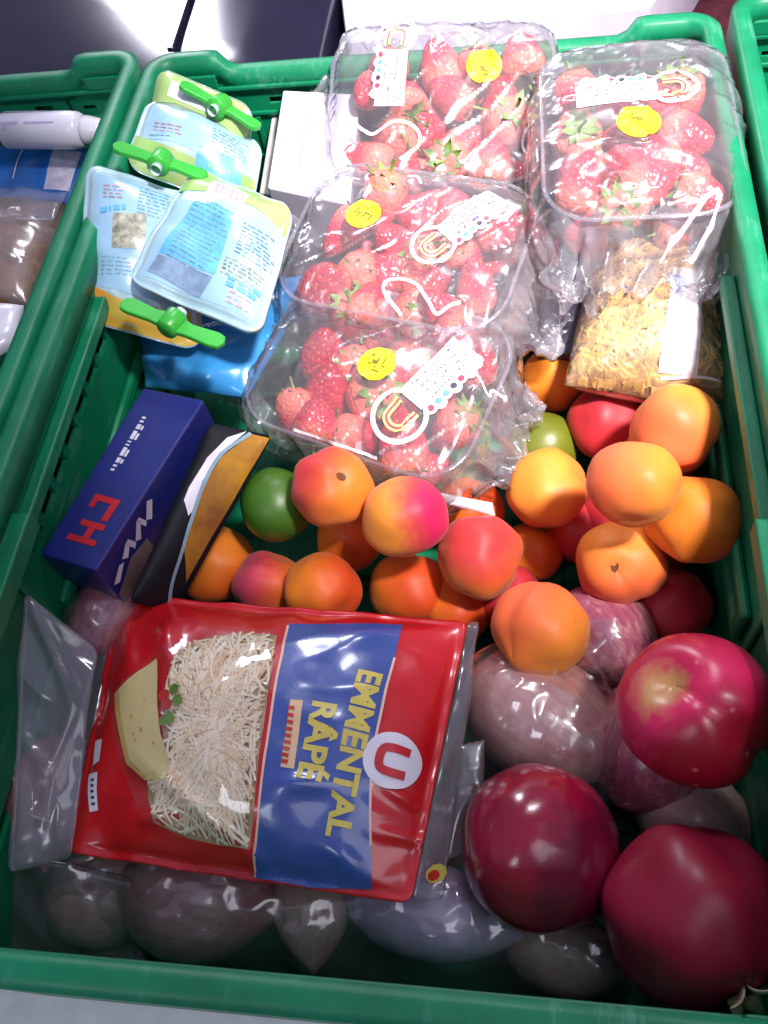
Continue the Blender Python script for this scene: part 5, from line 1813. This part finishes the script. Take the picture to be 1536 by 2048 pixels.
BULB = bulb_mesh()
BULBS = [
    ((0.0857, -0.1428, 0.0580), 0.050, 0.036, (0.8529, -0.5220, 0.0000), 'pink', 'big pale pink bulb bagged right of the cheese bag, under an apricot'),
    ((0.1241, -0.0883, 0.0500), 0.036, 0.029, (0.5986, -0.8010, 0.0000), 'purple', 'purple pink bulb bagged between light apricot and nectarine'),
    ((-0.1689, -0.1074, 0.0980), 0.028, 0.019, (-0.2822, -0.9594, 0.0000), 'purple', 'purple and pale bulb below the near end of the navy carton'),
    ((-0.0955, -0.2453, 0.0520), 0.046, 0.035, (0.9963, -0.0864, 0.0000), 'brown', 'big brown purple bulb bagged under the red edge of the cheese bag'),
    ((-0.0346, -0.2469, 0.0500), 0.030, 0.021, (0.1820, -0.9833, 0.0000), 'grey', 'small pale grey bulb bagged below the blue band of the cheese bag'),
    ((0.0291, -0.2457, 0.0550), 0.047, 0.024, (0.9891, -0.1476, 0.0000), 'lilac', 'long lilac bulb bagged at the front, left of the glossy red fruit'),
    ((0.0967, -0.2573, 0.0400), 0.034, 0.022, (0.9783, -0.2074, 0.0000), 'grey', 'dim greyish bulb bagged below the glossy dark red fruit'),
    ((-0.1806, -0.2076, 0.0820), 0.036, 0.022, (0.2561, -0.9667, 0.0000), 'brown', 'reddish brown bulb bagged at the left wall of the crate'),
    ((-0.1504, -0.2514, 0.0500), 0.034, 0.026, (0.9995, -0.0315, 0.0000), 'grey', 'shadowy bulb bagged in the front left corner'),
    ((0.1665, -0.1892, 0.0450), 0.036, 0.026, (0.8770, -0.4805, 0.0000), 'grey', 'dim grey bulb in the dark gap between nectarine and crimson fruit'),
]
BULBS.append(((0.147, -0.150, 0.058), 0.044, 0.034, (0.5, 0.86, 0.0), 'purple', 'purple bulb in the dark directly under the crimson nectarine'))
tops = []
for loc, rl, rs, d, mt, lab in BULBS:
    o = bpy.data.objects.new('onion_bulb', BULB)
    COL.objects.link(o)
    if not BULB.materials: BULB.materials.append(ON['pink'])
    o.material_slots[0].link = 'OBJECT'
    o.material_slots[0].material = ON[mt]
    x = Vector(d).normalized()
    y = Vector((0, 0, 1)).cross(x).normalized()
    z = x.cross(y)
    o.matrix_world = Matrix.Translation(loc) @ Matrix((x, y, z)).transposed().to_4x4() @ Matrix.Diagonal((rl, rs, rs, 1))
    tag(o, lab, 'onion', 'onion bulbs in the clear bag')
    tops.append((Vector(loc), x, rl, rs))

# the bag: one sheet draped over the bulbs
nx, ny = 150, 100
X = np.linspace(-0.184, 0.128, nx)
Y = np.linspace(-0.284, -0.092, ny)
XX, YY = np.meshgrid(X, Y)
Ho = np.full(XX.shape, 0.022)
for c, ax, rl, rs in tops:
    if c.x > 0.13: continue
    dx, dy = XX - c.x, YY - c.y
    s_ = (dx * ax.x + dy * ax.y) / (rl * 1.08)
    t_ = (-dx * ax.y + dy * ax.x) / (rs * 1.04)
    r2 = s_ ** 2 + t_ ** 2
    Ho = np.maximum(Ho, np.where(r2 < 1, c.z + rs * 1.05 * np.sqrt(np.clip(1 - r2, 0, 1)), 0))
Hh = Ho.copy()
for it in range(110):
    B = Hh.copy()
    B[1:-1, 1:-1] = (Hh[:-2, 1:-1] + Hh[2:, 1:-1] + Hh[1:-1, :-2] + Hh[1:-1, 2:]) / 4
    Hh = np.maximum(Ho + 0.0012, B)
vs = []
for j in range(ny):
    for i in range(nx):
        x, y = X[i], Y[j]
        w = 0.0034 * (ridge(x * 34 + y * 18, y * 36 - x * 19, 3.3) - 0.35) + 0.0022 * (ridge(x * 75 - y * 40, y * 62 + x * 30, 8.0) - 0.5) + 0.0012 * nz(x * 120, y * 120, 1.0)
        vs.append((x, y, float(Hh[j, i]) + max(0.0, w) + 0.0008))
fs = [(j * nx + i, j * nx + i + 1, (j + 1) * nx + i + 1, (j + 1) * nx + i) for j in range(ny - 1) for i in range(nx - 1)]
vb = wempty('clear_vegetable_bag', (-0.03, -0.19, 0.014))
tag(vb, 'crumpled clear plastic bag around the onion bulbs at the front', 'plastic bag')
mesh('bag_film', vs, fs, M['bag'], vb)
fl = Pack([(-0.1869, -0.1168, 0.1520), (-0.1474, -0.1407, 0.1340), (-0.1424, -0.2409, 0.1140), (-0.1725, -0.2493, 0.1120)], 0.001, seed=31, wrinkle=0.0030, p=2.0, rnd=0.004, wave=0.0060, creases=[(*(0.0027, 0.0019), *(0.0327, 0.0355), 0.005, 0.004), (*(0.0334, 0.0408), *(0.0187, 0.0997), 0.005, 0.004), (*(0.0022, 0.0657), *(0.0292, 0.0796), 0.004, 0.004)])
fl.skin('bag_fold', M['bag_fold'], vb, 40, 50)
f2 = Pack([(0.0427, -0.1716, 0.0990), (0.0552, -0.1675, 0.0960), (0.0549, -0.2174, 0.0880), (0.0384, -0.2272, 0.0980)], 0.003, seed=33, wrinkle=0.0035, p=2.0, wave=0.006)
f2.skin('bag_fold', M['bag'], vb, 30, 60)
f3 = Pack([(-0.1893, -0.2346, 0.0850), (-0.1072, -0.2447, 0.0750), (-0.1100, -0.2795, 0.0450), (-0.1923, -0.2824, 0.0600)], 0.003, seed=36, wrinkle=0.003, p=2.0)
f3.skin('bag_fold', M['bag'], vb, 60, 24)

# white strip between the front punnet and the apricots
ws = Pack([(0.0241, -0.0189, 0.1000), (0.0560, -0.0221, 0.0940), (0.0577, -0.0303, 0.0920), (0.0255, -0.0248, 0.0980)], 0.003, seed=3, wrinkle=0.0004, p=2.0)
wo = wempty('white_strip', tuple(ws.q[3]))
tag(wo, 'small white plastic strip between front punnet and the crimson cheeked apricot', 'strip')
ws.skin('strip', M['white_print'], wo, 16, 8)

# ------------------------------------------------------------------ in the left crate
M['tube_white'] = solid('white_tube', (0.78, 0.76, 0.86), 0.3, var=0.04, coat=0.3)
M['lilac_print'] = solid('lilac_print', (0.48, 0.40, 0.66), 0.4, var=0.1)
A0, A1 = Vector((-0.3225, 0.2697, 0.1650)), Vector((-0.2558, 0.2644, 0.1650))
ax = (A1 - A0).normalized()
side = ax.cross(Vector((0, 0, 1))).normalized()
upv = side.cross(ax)
tr_ = wempty('white_tube', tuple(A0 - Vector((0, 0, 0.0135))))
tag(tr_, 'white tube with a tapered cap lying across the left crate', 'tube')


def lathe(name, prof, mat, parent, n=24):
    vs, fs = [], []
    for t, r in prof:
        for k in range(n):
            a = 2 * math.pi * k / n
            vs.append(A0 + ax * t + side * (r * math.cos(a)) + upv * (r * math.sin(a)))
    for i in range(len(prof) - 1):
        for k in range(n):
            fs.append((i * n + k, i * n + (k + 1) % n, (i + 1) * n + (k + 1) % n, (i + 1) * n + k))
    fs.append(tuple(range(n - 1, -1, -1)))
    fs.append(tuple((len(prof) - 1) * n + k for k in range(n)))
    return mesh(name, vs, fs, mat, parent)


LT = (A1 - A0).length
lathe('tube_body', [(0, 0.006), (0.002, 0.0130), (LT - 0.012, 0.0138), (LT - 0.004, 0.0132), (LT, 0.0110)], M['tube_white'], tr_)
lathe('cap', [(LT + 0.0005, 0.0100), (LT + 0.004, 0.0105), (LT + 0.013, 0.0085), (LT + 0.018, 0.0070), (LT + 0.0185, 0.0045)], M['tube_white'], tr_)
tq = lambda u, v: A0 + ax * u + side * (0.0139 * math.cos(v)) + upv * (0.0139 * math.sin(v))
polys('tube_print', [[(0.004, 1.0), (0.020, 1.0), (0.020, 1.1), (0.004, 1.1)], [(0.025, 1.0), (0.05, 1.0), (0.05, 1.08), (0.025, 1.08)], [(0.004, 1.9), (0.04, 1.9), (0.04, 2.0), (0.004, 2.0)],
                     [(0.006, 2.2), (0.03, 2.2), (0.03, 2.3), (0.006, 2.3)], [(0.006, 0.7), (0.010, 0.7), (0.010, 0.9), (0.006, 0.9)]], tq, M['lilac_print'], tr_, 0)
M['blue_card'] = solid('blue_packet_card', (0.015, 0.13, 0.46), 0.3, var=0.15, coat=0.4)
M['lilac_film'] = see_through_print('pale_packet_edge', (0.62, 0.58, 0.74), 0.85)
lb = Pack([(-0.3609, 0.2963, 0.1350), (-0.2656, 0.2851, 0.1350), (-0.2801, 0.2306, 0.1200), (-0.3546, 0.2418, 0.1200)], 0.006, seed=41, wrinkle=0.001, p=2.5)
lo_ = wempty('blue_wrapped_packet', tuple(lb.q[3]))
tag(lo_, 'deep blue packet below the white tube in the left crate', 'packet')
lb.skin('packet_film', M['blue_card'], lo_, 30, 24)
poly('pale_edge', [(0.0573, 0.0064), (0.0789, 0.0062), (0.0826, 0.0432), (0.0598, 0.0439)], lb.at_lift(0.0006), M['lilac_film'], lo_)
polys('white_line', strip_pts([(0.0315, 0.0061), (0.0296, 0.0362)], 0.0009), lb.at_lift(0.0008), M['white_print'], lo_)
M['crust'] = solid('brown_crust', (0.30, 0.13, 0.035), 0.5, var=0.4, scale=60.0, bump=0.5, bscale=120.0, col2=(0.12, 0.045, 0.015))
bl_ = Pack([(-0.3981, 0.2411, 0.1280), (-0.2762, 0.2387, 0.1180), (-0.2864, 0.1357, 0.1120), (-0.3790, 0.1377, 0.1200)], 0.022, seed=44, wrinkle=0.0012, p=2.4)
bo = wempty('bread_bag', tuple(bl_.q[3] - Vector((0, 0, 0.02))))
tag(bo, 'clear bag of brown bread in the left crate', 'bread bag')
Pack([(-0.3981, 0.2411, 0.1280), (-0.2762, 0.2387, 0.1180), (-0.2864, 0.1357, 0.1120), (-0.3790, 0.1377, 0.1200)], 0.0195, seed=45, wrinkle=0.002, p=2.4).skin('bread', M['crust'], bo, 36, 36)
bl_.skin('bag_film', M['crumple'], bo, 40, 40)
nk = Pack([(-0.3396, 0.2341, 0.1420), (-0.2736, 0.2321, 0.1350), (-0.2745, 0.2010, 0.1350), (-0.3389, 0.1937, 0.1400)], 0.004, seed=46, wrinkle=0.003, p=2.0)
nk.skin('bag_neck', M['bag_fold'], bo, 24, 24)
lw = Pack([(-0.3141, 0.1175, 0.1350), (-0.2752, 0.1174, 0.1300), (-0.2703, 0.0852, 0.1250), (-0.2958, 0.0590, 0.1300)], 0.008, seed=47, wrinkle=0.0008, p=2.6)
lwo = wempty('white_packet', tuple(lw.q[3]))
tag(lwo, 'pale white packet at the left edge, below the bread bag', 'packet')
lw.skin('packet_film', M['tube_white'], lwo, 24, 24)

for o in bpy.data.objects:
    if 'world_coords' in o:
        del o['world_coords']
